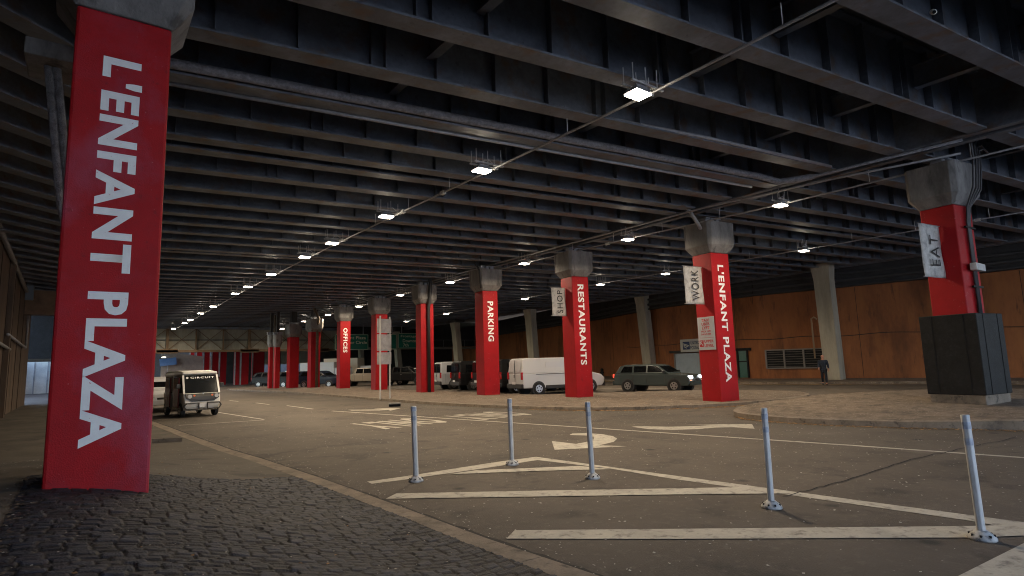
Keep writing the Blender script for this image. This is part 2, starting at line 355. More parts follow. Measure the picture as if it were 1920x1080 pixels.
# far sidewalk by the rust wall
WL = [(45, -12), (42.5, 14), (40.6, 23.6), (41.3, 33), (46, 46), (55, 84), (60, 101.5)]
def wall_x(y): return float(np.interp(y, [p[1] for p in WL], [p[0] for p in WL]))
fk = [(39.5, -12), (37.6, 12.2), (36.0, 17), (35.0, 22), (35.6, 30), (40, 46), (50, 84)]
m = MB(); m.prism([p for p in fk]+[(wall_x(y)+.5, y) for y in (84, 46, 33, 23.6, 14, -12)], 0, .15); struct(m, 'sidewalk', gravel)
yl = mat('yellow_line', (.45, .27, .05), .7, var=.2, scale=4)
m = MB()
for a, b in zip(fk[:-1], fk[1:]): m.quad((a[0]-.25, a[1], .004), (a[0]-.05, a[1], .004), (b[0]-.05, b[1], .004), (b[0]-.25, b[1], .004))
struct(m, 'road_line', yl)

# ------------------------------------------------------------------ road markings
def mark(name, pxs, z=.005, m_=None):
    bm = bmesh.new(); vs = [bm.verts.new(gz(x, y, z)) for x, y in pxs]; f = bm.faces.new(vs); bm.normal_update()
    if f.normal.z < 0: f.normal_flip()
    bmesh.ops.triangulate(bm, faces=[f]); me = bpy.data.meshes.new(name); bm.to_mesh(me); bm.free(); me.materials.append(m_ or paint)
    o = bpy.data.objects.new(name, me); C.objects.link(o); return tag(o, kind='structure')
def strip(name, pts, wd, z=.005, m_=None):
    m = MB(); P = [gz(x, y, z) for x, y in pts]; sd = []
    for i, p in enumerate(P):
        t = (P[min(i+1, len(P)-1)]-P[max(i-1, 0)]).normalized(); nrm = Vector((-t.y, t.x, 0))*wd/2; sd.append((p-nrm, p+nrm))
    for a, b in zip(sd[:-1], sd[1:]): m.quad(a[0], b[0], b[1], a[1])
    return struct(m, name, m_ or paint)
mark('road_marking', [(688, 903), (760, 893), (893, 872), (940, 865), (1005, 856.5), (1260, 891), (1655, 944), (1920, 979), (2000, 990), (2000, 1010), (1824, 977), (1480, 928), (1260, 897.5), (1145, 878.5), (1008, 862.5), (940, 873), (893, 880), (836, 888), (760, 899), (697, 907)])
mark('road_marking', [(893, 881.5), (1088, 873.5), (1145, 879.5), (1000, 883), (836, 889.5)], .009)
mark('road_marking', [(723, 935), (743, 925), (1000, 920), (1260, 915.6), (1377, 913.4), (1470, 925), (1260, 927), (1000, 931)], .009)
mark('road_marking', [(949.6, 1009.8), (965, 994), (1260, 991.5), (1824, 986), (1900, 984), (2000, 1000), (1920, 1004), (1830, 1007.5), (1260, 1010.3)], .009)
mark('road_marking', [(1796, 1080), (1920, 1018), (2050, 960), (2100, 1040), (1960, 1150), (1700, 1130)])
strip('road_line', [(623, 770.5), (760, 779.5), (920, 790), (1090, 801), (1260, 812.5), (1590, 834.5), (1920, 858), (2100, 871)], .13)
Z8 = lambda pts: [(660+x/3.177, 740+y/3.177) for x, y in pts]
mark('road_arrow', Z8([(1295, 240), (1312, 231), (1400, 229), (1490, 235), (1555, 247), (1580, 262), (1560, 280), (1500, 295), (1470, 301), (1640, 307), (1207, 328), (1190, 276), (1335, 293), (1400, 281), (1440, 266), (1440, 250), (1400, 243)]))
mark('road_arrow', [(1184, 800), (1195, 799.2), (1260, 800), (1310, 798.5), (1340, 796.5), (1285, 796), (1410, 795), (1415, 804), (1375, 801), (1340, 801.8), (1310, 804.5), (1260, 806), (1215, 804.5)])
mark('road_arrow', [(652, 768.3), (660, 769.8), (710, 769.6), (727, 768.5), (732, 770), (752, 765.3), (700, 765.9), (720, 767.3), (690, 768)])
def ground_text(c, wdt, hgt, ang=math.pi):
    rd = (math.cos(ang), math.sin(ang), 0); ud = (-math.sin(ang), math.cos(ang), 0)
    tag(text_mesh('road_lettering', 'ONLY', c, rd, ud, wdt, hgt, paint, None, bold=.035, depth=.006, space=1.25), kind='structure')
ground_text((8.35, 17.5, 0), 2.5, 2.6, math.pi+.12); ground_text((11.7, 17.3, 0), 2.4, 2.6, math.pi+.12)
strip('road_line', [(408, 773), (495, 786.5)], .1); strip('road_line', [(495, 787.5), (335, 797.5)], .1)
strip('road_line', [(430, 751), (447, 752.6)], .12); strip('road_line', [(480, 755.4), (505, 758.4)], .12)
strip('road_line', [(538, 760.5), (587, 767)], .12); 
cr = []; 
for i in range(41):
    t = i/40; x = 1468+(1905-1468)*t; y = float(np.interp(x, [1468, 1600, 1700, 1750, 1905], [931, 896, 864, 852, 820])); cr.append((x, y+random.uniform(-1.2, 1.2)))
strip('road_crack', cr, .022, .0075, mat('crack', (.012, .011, .01), .95))
# gore on the right road beyond
strip('road_line', [(1120, 728), (1310, 729)], .15)

# loose leaves and stone chips
def scatter(name, N, fn, m_, s0, s1, label=None, lift=.008):
    m = MB()
    for _ in range(N):
        x, y, z = fn(); a = random.uniform(0, 6.28); s = random.uniform(s0, s1); t = random.uniform(.4, .9); h = random.uniform(0, s*.5)
        dx, dy = math.cos(a)*s, math.sin(a)*s
        m.add([(x-dx, y-dy, z+lift), (x+dy*t, y-dx*t, z+lift+h), (x+dx, y+dy, z+lift+h*.4), (x-dy*t, y+dx*t, z+lift+h*.2)], [(0, 1, 2, 3), (3, 2, 1, 0)])
    return tag(m.build(name, m_), kind='stuff')
def along(poly, wd, z=0):
    def f():
        i = random.randrange(len(poly)-1); a, b = poly[i], poly[i+1]; t = random.random(); o = random.gauss(0, wd)
        return (a[0]+(b[0]-a[0])*t-abs(o), a[1]+(b[1]-a[1])*t-abs(o)*.6, z)
    return f
scatter('fallen_leaves', 1500, along([(27, 13.9), (25, 12.4), (22.6, 12), (20, 12.3), (18.2, 13), (16.2, 14.3), (15, 15.8), (14.2, 18.1)], .13), leafm, .015, .055)
scatter('fallen_leaves', 900, along([(16.2, 10.4), (15.6, 9.8), (15.3, 8.6), (15.4, 7.2), (16, 5.3), (16.8, 3.6), (17.5, 1)], .12), leafm, .015, .05)
def rnd_road():
    y = random.uniform(2, 26)**1.0; x = kerb_x(y)+random.uniform(.05, 13); return (x, y, 0)
scatter('stone_chips', 4200, rnd_road, chip, .005, .019)
def rnd_gut():
    y = random.uniform(1.5, 18); return (kerb_x(y)+abs(random.gauss(0, .25)), y, 0)
scatter('stone_chips', 450, rnd_gut, chip, .005, .017)
def rnd_plaza():
    y = random.uniform(2, 16); x = random.uniform(-2.5, kerb_x(y)-.5); return (x, y, plaza_h(x, y))
scatter('stone_chips', 1500, rnd_plaza, chip, .005, .014)
scatter('fallen_leaves', 110, rnd_plaza, leafm, .01, .028)
def rnd_edge():
    y = random.uniform(2.2, 8.6); return (-.4+random.gauss(0, .05), y, plaza_h(-.4, y))
scatter('fallen_leaves', 260, rnd_edge, mat('litter_grit', (.10, .075, .055), .9, var=.5, scale=30), .01, .035)
def rnd_isl():
    while True:
        x, y = random.uniform(14, 26), random.uniform(12.6, 34)
        if x > 15.5 and (y < 21 and x < 26 or x < 19.4): return (x, y, .124)
scatter('stone_chips', 1500, rnd_isl, chip, .01, .03)
scatter('fallen_leaves', 500, rnd_isl, leafm, .012, .035)

# pale street and block behind the camera, added unseen to bounce sunlight onto girders
outp = mat('street_concrete', (.30, .31, .33), .85, var=.15, scale=.5)
m = MB().quad((-60, -85, .02), (90, -85, .02), (90, -13, .02), (-60, -13, .02)); struct(m, 'street', outp)
r = empty('bounce_block', (15, -52, 0)); tag(r, 'unseen pale block added behind the viewer to bounce daylight onto the girders', 'building')
MB().box((0, -6, 13), (110, 12, 26)).build('wall', mat('pale_block', (.42, .48, .56), .8, var=.1, scale=.3), r)  # pale blue so that the light it bounces turns bluish
for k in range(6):
    for j in range(18): MB().box((-51+j*6, .02, 3.2+k*4), (3.6, .12, 1.9)).build('window', glass, r)

# ------------------------------------------------------------------ bridge deck
ZB = 7.5; WEB = 1.5
m = MB(); m.box((28.4, 46.7, ZB+WEB+.45), (65, 109.4, .6)); tag(m.build('bridge_deck', slabm), 'dark concrete deck slab carried on the steel girders', 'bridge deck')
SK = -.14
gy0 = [-5.2, -3.2, -1.2, .8, 2.7, 4.65, 6.6, 8.5, 10.35, 12.2, 13.95, 15.5, 16.35, 18.05, 19.95, 21.75, 23.4, 24.9, 26.6, 28.25, 30.3, 31.0, 32.9, 34.9]
while gy0[-1] < 80: gy0.append(gy0[-1]+1.75)
def girder(x0, y0, x1, y1, detail, label):
    a = Vector((x0, y0, ZB)); b = Vector((x1, y1, ZB)); t = (b-a).normalized(); nrm = Vector((t.y, -t.x, 0)); Lg = (b-a).length
    r = empty('girder', (x0, y0, ZB)); up = Vector((0, 0, 1)); z0 = Vector((0, 0, 0)); e_ = t*Lg
    tag(r, label, 'girder', 'steel girders under the deck')
    MB().bar(up*(WEB/2+.02), e_+up*(WEB/2+.02), .03, WEB).build('web', steel, r)
    MB().bar(z0, e_, .42, .045).build('bottom_flange', steel, r)
    MB().bar(up*(WEB+.06), e_+up*(WEB+.06), .36, .05).build('top_flange', steel, r)
    if detail:
        k = .7; i = 0; sm = MB().box((0, 0, 0), (.018, .17, WEB-.06)); me0 = None
        ang = math.atan2(t.y, t.x)
        while k < Lg-.3:
            for dx in ((0, .28) if i % 4 == 2 else (0,)):
                p = t*(k+dx)+nrm*.102+up*(WEB/2+.02)
                if me0 is None: so_ = sm.build('stiffener', steel, r); me0 = so_.data
                else: so_ = bpy.data.objects.new('stiffener', me0); C.objects.link(so_); so_.parent = r
                so_.location = p; so_.rotation_euler.z = ang
            k += 1.33; i += 1
    elif detail is not None:
        sm = MB(); k = .7
        while k < Lg-.3:
            sm.bar(t*k+nrm*.10+up*.06, t*k+nrm*.10+up*(WEB), .018, .17, up=tuple(nrm)); k += 1.33
        o = sm.build('stiffener_plates', steel, r); o['kind'] = 'stuff'
    return r
for i, y in enumerate(gy0):
    det = True if -4 < y < 19 else (False if y < 60 else None)
    girder(.85, y+.1, 18.55, y+.1+SK*17.7, det, 'long grey steel girder between the left and middle column lines under the deck')
    girder(19.35, y+SK*18.4, 39.5, y+SK*38.5, True if -1 < y < 17 else (False if y < 50 else None), 'grey steel girder right of the middle column line under the deck')
ld = Vector((.755, .656, 0))
for i, y in enumerate(list(np.arange(-1.0, 60, 1.9))):
    a = Vector((.05, y+.3, 0)); b = a-ld*5.2
    girder(a.x, a.y, b.x, b.y, False if y < 30 else None, 'short slanting steel girder between left wall and first column line')
# longitudinal headers over the columns
def header(x, y0, y1, label):
    r = empty('header_beam', (x, y0, ZB)); tag(r, label, 'header beam'); Ly = y1-y0
    for s in (-1, 1):
        MB().bar((s*.26, 0, -.02), (s*.26, Ly, -.02), .24, .05).build('bottom_flange', steel, r)
    for s in (-1, 1): MB().bar((s*.26, 0, .8), (s*.26, Ly, .8), .03, 1.58).build('web', steel, r)
header(18.95, -6, 81, 'twin flanged steel header beam running over the row of red columns on the island')
header(.45, -6, 81, 'twin flanged steel header beam running over the big red column on the left')
header(39.9, -6, 81, 'dark steel header beam running over the row of grey inclined columns')
# cross beams between neighbouring girders
for x, lab in ((5.4, 'left'), (10.6, 'centre'), (15.6, 'right')):
    for i in range(3, 16):
        ya = gy0[i]+.1+SK*(x-.85)+.05; yb = gy0[i+1]+.1+SK*(x-.85)-.05
        if yb-ya < 1: continue
        m = MB(); m.bar((x, ya, ZB+.78), (x, yb, ZB+.78), .03, .5); m.bar((x, ya, ZB+.51), (x, yb, ZB+.51), .2, .03); m.bar((x, ya, ZB+1.05), (x, yb, ZB+1.05), .2, .03)
        tag(m.build('cross_beam', steel), 'short steel cross beam joining two neighbouring girders', 'cross beam', 'cross beams between the girders')
for x in (23.5, 29.5):
    for i in range(4, 14):
        ya = gy0[i]+SK*(x-.85)+.05; yb = gy0[i+1]+SK*(x-.85)-.05
        if yb-ya < 1: continue
        m = MB(); m.bar((x, ya, ZB+.78), (x, yb, ZB+.78), .03, .5); m.bar((x, ya, ZB+.51), (x, yb, ZB+.51), .2, .03)
        tag(m.build('cross_beam', steel), 'short steel cross beam joining two neighbouring girders', 'cross beam', 'cross beams between the girders')

# ------------------------------------------------------------------ columns
def column(name, x0, y0, zb, zt, wd, dp, label, m_=None, bearings=True, capm=concrete, rot=0.0):
    """x0, y0: the corner nearest the island's front (text face along x, side face along y)"""
    e1 = Vector((math.cos(rot), math.sin(rot), 0)); e2 = Vector((-math.sin(rot), math.cos(rot), 0))
    cc_ = Vector((x0, y0, zb))+e1*wd/2+e2*dp/2
    r = empty(name, tuple(cc_), rot); tag(r, label, 'column'); H = zt-zb
    MB().box((0, 0, H/2-.1), (wd, dp, H+.2)).build('shaft', m_ or red, r, bevel=.03)
    # flared head with chamfered corners
    def ring(kx, ky, z, ch):
        a, b = wd/2*kx, dp/2*ky
        return [(-a+ch, -b, z), (a-ch, -b, z), (a, -b+ch, z), (a, b-ch, z), (a-ch, b, z), (-a+ch, b, z), (-a, b-ch, z), (-a, -b+ch, z)]
    rg = [ring(1.02, 1.02, H+.003, .03), ring(1.10, 1.10, H+.05, .06), ring(1.48, 1.48, H+.30, .12), ring(1.5, 1.5, H+1.22, .12)]
    m = MB(); vs = sum(rg, []); f = [tuple(range(8))[::-1], tuple(range(24, 32))]
    for k in range(3):
        for i in range(8): f.append((k*8+i, k*8+(i+1) % 8, (k+1)*8+(i+1) % 8, (k+1)*8+i))
    m.add(vs, f); m.build('capital', capm, r, bevel=.015)
    if bearings:
        for s in (-.3, 0, .3):
            m = MB(); m.box((s, -.1, H+1.32), (.2, .3, .2)); m.box((s, -.1, H+1.24), (.26, .5, .035)); m.box((s, -.1, H+1.44), (.26, .42, .05)); m.build('bearing', mat('bearing_steel', (.25, .26, .28), .5, metal=.3), r)
    return r
def col_text(col, s, dx, dp, zt, zb, cap, bold=.03):
    return text_mesh('lettering', s, Vector((dx, -dp/2, (zt+zb)/2-col.location.z)), (0, 0, -1), (1, 0, 0), zt-zb, cap, white_l, col, bold=bold, depth=.004, space=1.12)

# the big column on the left
bx, by, bw, bd = -.25, 7.62, .92, .86
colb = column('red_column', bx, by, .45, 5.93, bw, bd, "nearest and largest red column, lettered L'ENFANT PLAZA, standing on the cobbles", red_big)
zt_ = gy(228, 112, by).z; zb_ = gy(185, 838, by).z
tl = col_text(colb, "L'ENFANT PLAZA", 0, bd, zt_, zb_, .38, .035)
# stub corbel and two pipes left of it
yc_ = 9.2; a_ = gy(75, 72, yc_); b_ = gy(137, 118, yc_)
m = MB(); m.box(((a_.x+b_.x)/2, yc_+.4, (a_.z+b_.z)/2), (b_.x-a_.x+.3, .8, abs(a_.z-b_.z))); tag(m.build('corbel', concrete, bevel=.02), 'short concrete ledge sticking out left of the big red column head', 'ledge')
for px_ in (90, 106):
    q_ = gy(px_, 118, yc_+.3); w_ = gy(px_+24, 385, yc_+.3); m = MB(); m.tube([(q_.x, q_.y, q_.z), (w_.x, w_.y, w_.z), (w_.x+.12, q_.y, 3.6), (w_.x+.12, q_.y, .2)], .05, 10)
    tag(m.build('pipe', pipe_f, smooth=True), 'left rusty downpipe below the concrete ledge' if px_ < 100 else 'right rusty downpipe below the concrete ledge, nearer the big red column', 'pipe')

COLS = [
 ('L2', 19.61, 13.15, 1.0, .95, -8, "L'ENFANT PLAZA", (1352, 497), (1371, 716), .34, "red column lettered L'ENFANT PLAZA on the island nose, with WORK banner"),
 ('REST', 18.81, 20.3, .96, 1.0, -8, 'RESTAURANTS', (1086, 533), (1096, 684), .36, 'red column lettered RESTAURANTS with SHOP banner'),
 ('PARK', 17.82, 26.6, .95, 1.05, -8, 'PARKING', (918, 565), (921, 640), .36, 'red column lettered PARKING'),
 ('drain', 17.73, 33.8, .9, 1.0, -8, None, None, None, 0, 'plain red column with a black drainpipe down its front'),
 ('sign', 18.05, 41.8, .95, 1.1, -5, None, None, None, 0, 'plain red column right behind the back of the triple road sign'),
 ('OFF', 17.91, 49.0, .9, 1.1, -5, 'OFFICES', (648, 615), (646, 661), .36, 'red column lettered OFFICES'),
]
cobj = {}
for nm, x, y, wd_, dp_, th_, tx, pt, pb, cap, lab in COLS:
    c = column('red_column', x, y, .12, 5.9, wd_, dp_, lab, rot=math.radians(th_)); cobj[nm] = c
    if tx: col_text(c, tx, .0, dp_, gy(*pt, y-.07).z, gy(*pb, y-.07).z, cap)
# far columns in the row and the bunch beyond
for (px, py, wpx, lab, top) in ((582, 727, 24, 'red column split by a brown pipe, next left of the OFFICES column', gy(582, 622, gz(582, 727, .12).y).z), (542, 727.5, 19, 'wide dark red column, second left of the OFFICES column', gy(543, 632, gz(542, 727.5, .12).y).z)):
    p = gz(px, py, .12); cobj[px] = cq = column('red_column', p.x, p.y, .05, top, .88, 1.0, lab); MB().box((0, 0, (top+1.4+7.5)/2), (.5, .5, 7.5-top-1.4)).build('post', darkwall, cq)
for (x0, x1, yb, top, lab) in ((504, 512, 728.5, 5.6, 'left one of two slim red columns sharing one pipe near the cross bridge'), (515, 524, 728.5, 5.6, 'right one of two slim red columns sharing one pipe near the cross bridge')):
    a = gz(x0, yb, .1); b = gz(x1, yb, .1); yq = (a.y+b.y)/2; xa, xb = gy(x0, yb, yq).x, gy(x1, yb, yq).x
    top = gy(x0, 651, yq).z
    cq = column('red_column', xa, yq, 0, top, xb-xa, .6, lab)
    MB().box((0, 0, (top+1.4+7.5)/2), (.25, .4, 7.5-top-1.4)).build('post', darkwall, cq)
for (x0, x1, yb, lab, mm) in ((473, 495, 729, 'dark red column just right of the brightest pair under the cross bridge', None), (451, 466, 730, 'bright red column under the cross bridge, right one of its pair', None),
                          (440, 448, 730, 'bright red slim column under the cross bridge, left one of its pair', None), (411, 424, 728, 'dull red column under the cross bridge, fourth from the ramp', None),
                          (396, 408, 726, 'dull red column under the cross bridge, third from the ramp', None), (381, 392, 724, 'dull red column under the cross bridge, second from the ramp', None),
                          (367, 378, 722, 'dull red column under the cross bridge, next to the ramp', None), (355, 363, 720, 'slimmest dull red column beside the ramp foot', None)):
    yq = 88+(730-yb)*2.2; a = gy(x0, 700, yq).x; b = gy(x1, 700, yq).x
    r = empty('red_column', ((a+b)/2, yq, 0)); tag(r, lab, 'column')
    MB().box((0, .4, 3.6), (b-a, .8, 7.2)).build('shaft', red, r)
    MB().box((-(b-a)/2-.012, -.02, 3.6), (.18, .06, 7.2)).build('corner_guard', signback, r)

# EAT column on its black plinth
ex, ey, ew, ed, eth = 19.52, 5.2, 1.0, .88, math.radians(-8)
ce = column('red_column', ex, ey, 1.9, 5.9, ew, ed, 'red column with EAT banner rising from a tall black plinth', rot=eth); cobj['EAT'] = ce
pcx, pcy = 19.30, 4.97; zpt = gy(1839, 587, pcy).z; zpb = gy(1864, 745, pcy).z
pw, pd = 1.5, 1.42; R8 = Matrix.Rotation(eth, 3, 'Z'); off = R8.inverted() @ (Vector((pcx, pcy, 0))+R8 @ Vector((pw/2, pd/2, 0))-Vector((ce.location.x, ce.location.y, 0)))
zm = (zpt+zpb+.08)/2-1.9; ph_ = zpt-zpb-.08
MB().box((off.x, off.y, zm), (pw, pd, ph_)).build('plinth', blackm, ce, bevel=.02)
for s in (-.27, .28):
    MB().box((off.x+s*pw, off.y-pd/2, zm), (.016, .02, ph_-.01)).build('panel_joint', MATS['crack'], ce)
    MB().box((off.x-pw/2, off.y+s*pd, zm), (.02, .016, ph_-.01)).build('panel_joint', MATS['crack'], ce)
MB().box((off.x, off.y, zpb-.0-1.9), (pw-.08, pd-.08, .38)).build('footing', kerbmat, ce, bevel=.02)

# banners that read upwards, on two arms off the side faces
def banner(word, px0, px1, pyt, pyb, cx_, cy_, dd, label):
    th = math.radians(-8); xr = cx_-math.sin(th)*dd-.005; y = cy_+math.cos(th)*dd
    zt = gy((px0+px1)/2, pyt, y).z; zb = gy((px0+px1)/2, pyb, y).z
    d_ = ray(px0, (pyt+pyb)/2); c_, s_ = math.cos(th), math.sin(th)
    k_ = (xr*d_.y-y*d_.x)/(c_*d_.y-s_*d_.x)   # length back along the banner line
    xl = xr-k_
    r = empty('banner', (xr, y, zb), th); tag(r, label, 'banner', 'banners on the red columns'); wd = xr-xl; h = zt-zb
    m = MB(); nx_, nz_ = 8, 14
    for j in range(nz_+1):
        for i in range(nx_+1):
            u, v = i/nx_, j/nz_
            m.v.append((-wd*(1-u)+.02*math.sin(v*5), .03*math.sin(u*5+v*4)*math.sin(math.pi*v)+.012*math.sin(u*17+v*9), h*v))
    for j in range(nz_):
        for i in range(nx_): a = j*(nx_+1)+i; m.f.append((a, a+1, a+nx_+2, a+nx_+1))
    o = m.build('cloth', clothm, r, smooth=True); sm_ = o.modifiers.new('thick', 'SOLIDIFY'); sm_.thickness = .006
    for z in (0, h): MB().tube([(-wd-.08, 0, z), (.03, 0, z)], .014, 8).build('arm', pipe_m, r)
    text_mesh('lettering', word, (-wd*.47, -.05, h*.5), (0, 0, 1), (-1, 0, 0), h*(.58 if word == 'EAT' else .80), wd*.40, blacktext, r, bold=.0, depth=.004, space=1.15)
banner('WORK', 1284, 1314, 499, 569, 19.61, 13.15, .5, 'hanging cloth banner reading WORK')
banner('SHOP', 1035, 1058, 539, 592, 18.81, 20.3, .6, 'hanging cloth banner reading SHOP')
banner('EAT', 1729, 1770, 421, 517, 19.52, 5.2, .42, 'hanging cloth banner reading EAT')

# pick-up sign on the side face of the island-nose column
xs_ = 19.6-.012; za = gx(1323, 594, xs_).z; zb2 = gx(1326, 656, xs_).z
y0_, y1_ = 0, .84
th8 = math.radians(-8); r = empty('wall_sign', (19.61-math.sin(th8)*.49-.014, 13.15+math.cos(th8)*.49, (za+zb2)/2), th8); tag(r, 'grey panel reading TAXI UBER LYFT PICK UP/DROP OFF UPPER LEVEL on the red column', 'sign')
h = za-zb2; wd = y1_-y0_
MB().box((0, 0, 0), (.02, wd, h)).build('panel', signgrey, r, bevel=.004)
for s, zz, ln, cp in (('TAXI', .40, .46, .11), ('UBER', .285, .5, .11), ('LYFT', .17, .46, .11), ('PICK UP/', .06, .58, .07), ('DROP OFF', -.025, .6, .07)):
    text_mesh('lettering', s, (-.0105, 0, zz*h), (0, -1, 0), (0, 0, 1), ln*wd, cp*h*.78, redtext, r, bold=.02)
for s, zz in (('UPPER', -.24), ('LEVEL', -.37)): text_mesh('lettering', s, (-.0105, -.13*wd, zz*h), (0, -1, 0), (0, 0, 1), .56*wd, .085*h, redtext, r, bold=.02)
MB().box((-.0115, 0, -.13*h), (.003, wd*.85, .008)).build('rule', redtext, r)
MB().box((-.0115, .32*wd, -.305*h), (.003, .24*wd, .2*h)).build('arrow_field', redtext, r)
m = MB(); c0 = Vector((-.0145, .32*wd, -.305*h)); q_ = .07*wd
m.bar(c0+Vector((0, -q_*1.1, -q_*1.3)), c0+Vector((0, q_*.9, q_*1.1)), .035, .003, up=(1, 0, 0)); m.bar(c0+Vector((0, q_*1.2, q_*1.3)), c0+Vector((0, -q_*.7, q_*1.3)), .03, .003, up=(1, 0, 0)); m.bar(c0+Vector((0, q_*1.2, q_*1.3)), c0+Vector((0, q_*1.2, -q_*.7)), .03, .003, up=(1, 0, 0))
m.build('arrow', signgrey, r)

# pipes on columns
def pipe(pts, r_, m_, name, label, cat, **k):
    m = MB(); m.tube(pts, r_, 10); return tag(m.build(name, m_, smooth=True), label, cat)
blackpipe = mat('black_pipe', (.03, .03, .032), .5)
pipe([(18.2, 33.6, .1), (18.2, 33.6, 5.6), (18.2, 33.4, 6.2), (18.2, 33.2, 8.4)], .11, blackpipe, 'drainpipe', 'black drainpipe running down the front of the plain red column', 'drainpipe')
p = cobj[582].location; pipe([(p.x+.12, p.y-.5, .05), (p.x+.12, p.y-.5, 5.8), (p.x+.1, p.y-.95, 6.6), (p.x-.6, p.y-1.0, 8)], .13, mat('brown_pipe', (.10, .075, .05), .7, var=.3), 'drainpipe', 'brown drainpipe in front of the column next to OFFICES', 'drainpipe')
a = gz(513.5, 728, .1); pipe([(a.x*.99, a.y*.99, 0), (a.x*.99, a.y*.99, 7.2)], .14, MATS['brown_pipe'], 'drainpipe', 'brown drainpipe between the two slim red columns', 'drainpipe')
pipe([(18.4, 13.2, 7.55), (18.95, 13.15, 6.95), (19.15, 13.2, 6.8)], .07, pipe_m, 'drainpipe', "pale bent pipe entering the head of the L'ENFANT PLAZA island column", 'drainpipe')
pipe([(17.3, 26.6, 7.5), (17.6, 26.5, 7.0), (17.62, 26.45, 6.0)], .06, blackpipe, 'drainpipe', 'dark bent pipe at the head of the PARKING column', 'drainpipe')
# conduits down the EAT column
for k, (dx, tz, bend) in enumerate(((.30, 7.75, -1.6), (.55, 7.7, .3), (.75, 7.65, .9), (.95, 7.6, 1.1))):
    yf = ey-.13; xo = ex+dx
    pts = [(xo+bend, yf-.35, tz+.02), (xo+bend*.3, yf-.42, tz), (xo, yf-.38, tz-.12), (xo, yf-.38, tz-.6), (xo, yf-.30, 6.35), (xo+(ex+.6-xo)*.6, yf-.05, 5.85), (ex+.6+(k-1.5)*.075, yf, 5.4), (ex+.6+(k-1.5)*.07, yf, 2.75)]
    pipe(pts, .026, mat('conduit_dark', (.05, .05, .055), .55), 'conduit', ('first', 'second', 'third', 'fourth')[k]+' of four bent grey conduits running down the EAT column, counted from the banner side', 'conduit')
m = MB(); m.box((ex+.62, ey-.20, 4.1), (.78, .16, .2)); tag(m.build('junction_box', galv, bevel=.01), 'long grey junction box across the conduits of the EAT column', 'junction box')
for z in (5.25, 3.55):
    m = MB(); m.bar((ex+.3, ey-.12, z), (ex+.95, ey-.17, z), .05, .05); tag(m.build('pipe_bracket', blackm), 'upper black bracket over the EAT column conduits' if z > 5 else 'lower black bracket over the EAT column conduits', 'bracket')

# ------------------------------------------------------------------ ceiling lamps and their conduits
L0 = None
def make_lamp():
    r = empty('ceiling_lamp', (0, 0, 0)); tag(r, 'lit flood lamp hung under the girders', 'lamp', 'flood lamps hung under the deck')
    m = MB(); m.box((0, 0, .07), (.44, .34, .09), top=(.8, .8)); [m.box((0, -.12+.06*i, .13), (.3, .012, .05)) for i in range(5)]; m.build('housing', pipe_m, r)
    MB().box((0, 0, .008), (.42, .32, .03)).build('lens', lampwhite, r)
    m = MB(); m.bar((-.3, .12, .2), (.62, .12, .2), .05, .04); m.bar((-.3, -.12, .2), (.62, -.12, .2), .05, .04); m.build('support_rail', galv, r)
    for x, y in ((-.25, .12), (-.25, -.12), (.12, .12), (.12, -.12), (.5, .12)): MB().tube([(x, y, .16), (x, y, .56)], .011, 6).build('hanger_rod', galv, r)
    MB().tube([(.05, 0, .15), (.08, 0, .33), (.25, 0, .36), (.4, 0, .25), (.42, 0, .1)], .014, 6).build('feed_conduit', galv, r)
    ld_ = bpy.data.lights.new('lamp_light', 'AREA'); ld_.shape = 'RECTANGLE'; ld_.size = .40; ld_.size_y = .28; ld_.energy = LAMP_W; ld_.color = (1, .80, .56); ld_.spread = math.radians(165)
    lo = bpy.data.objects.new('lamp_light', ld_); C.objects.link(lo); lo.parent = r; lo.location = (0, 0, -.012)
    return r
ZL = 6.95
rows = {'first': [(8.5, 7.05), (8.38, 12.4), (8.2, 18.1), (8.1, 23.2), (8.05, 26.7), (8.0, 32.4), (8.0, 37.8), (8.0, 41.5), (8.15, 50.3), (8.2, 56.6), (8.35, 63.7), (8.4, 68), (8.4, 77)],
        'second': [gz(x, y, ZL)[:2] for x, y in ((1463, 386), (1177, 450), (983, 495), (844, 530), (750, 554), (673, 575), (615, 591), (570, 603), (529, 617))],
        'third': [gz(x, y, ZL)[:2] for x, y in ((1507, 471), (1248, 514), (1126, 534), (984, 561), (837, 589), (762, 603))]}
rows['ramp'] = [(gy(307, 670, 98).x, 98)]
proto = make_lamp(); first = True
ORD = ['nearest', 'second', 'third', 'fourth', 'fifth', 'sixth', 'seventh', 'eighth', 'ninth', 'tenth', 'eleventh', 'twelfth', 'farthest']
RL = {'first': 'over the near road', 'second': 'just right of the red column row', 'third': 'over the far road by the rust wall', 'ramp': 'beyond the cross bridge by the ramp'}
for rn, pts in rows.items():
    for i, (x, y) in enumerate(pts):
        if first: o = proto; o.location = (x, y, ZL); first = False
        else: o = copy_tree(proto, (x, y, ZL if rn != 'ramp' else gy(307, 670, 98).z))
        nm = 'farthest' if i == len(pts)-1 else ORD[i]
        o['label'] = f'{nm} lit flood lamp of the line {RL[rn]}'
def run(pts, lab, rr=.03):
    r = empty('conduit_run', (pts[0][0], pts[0][1], ZL+.16)); tag(r, lab, 'conduit')
    P = [Vector((x-pts[0][0], y-pts[0][1], 0)) for x, y in pts]
    MB().tube(P, rr, 8).build('conduit', pipe_m, r, smooth=True)
    yy = 1.5
    while yy < min(P[-1].y, 30):
        x = float(np.interp(yy, [q.y for q in P], [q.x for q in P]))
        MB().tube([(x, yy, 0), (x, yy, .42)], .01, 6).build('hanger', galv, r); 
        if yy < 24 and int(yy*10) % 2: MB().box((x, yy+.4, .0), (.12, .2, .1)).build('pull_box', galv, r)
        yy += 2.6
    return r
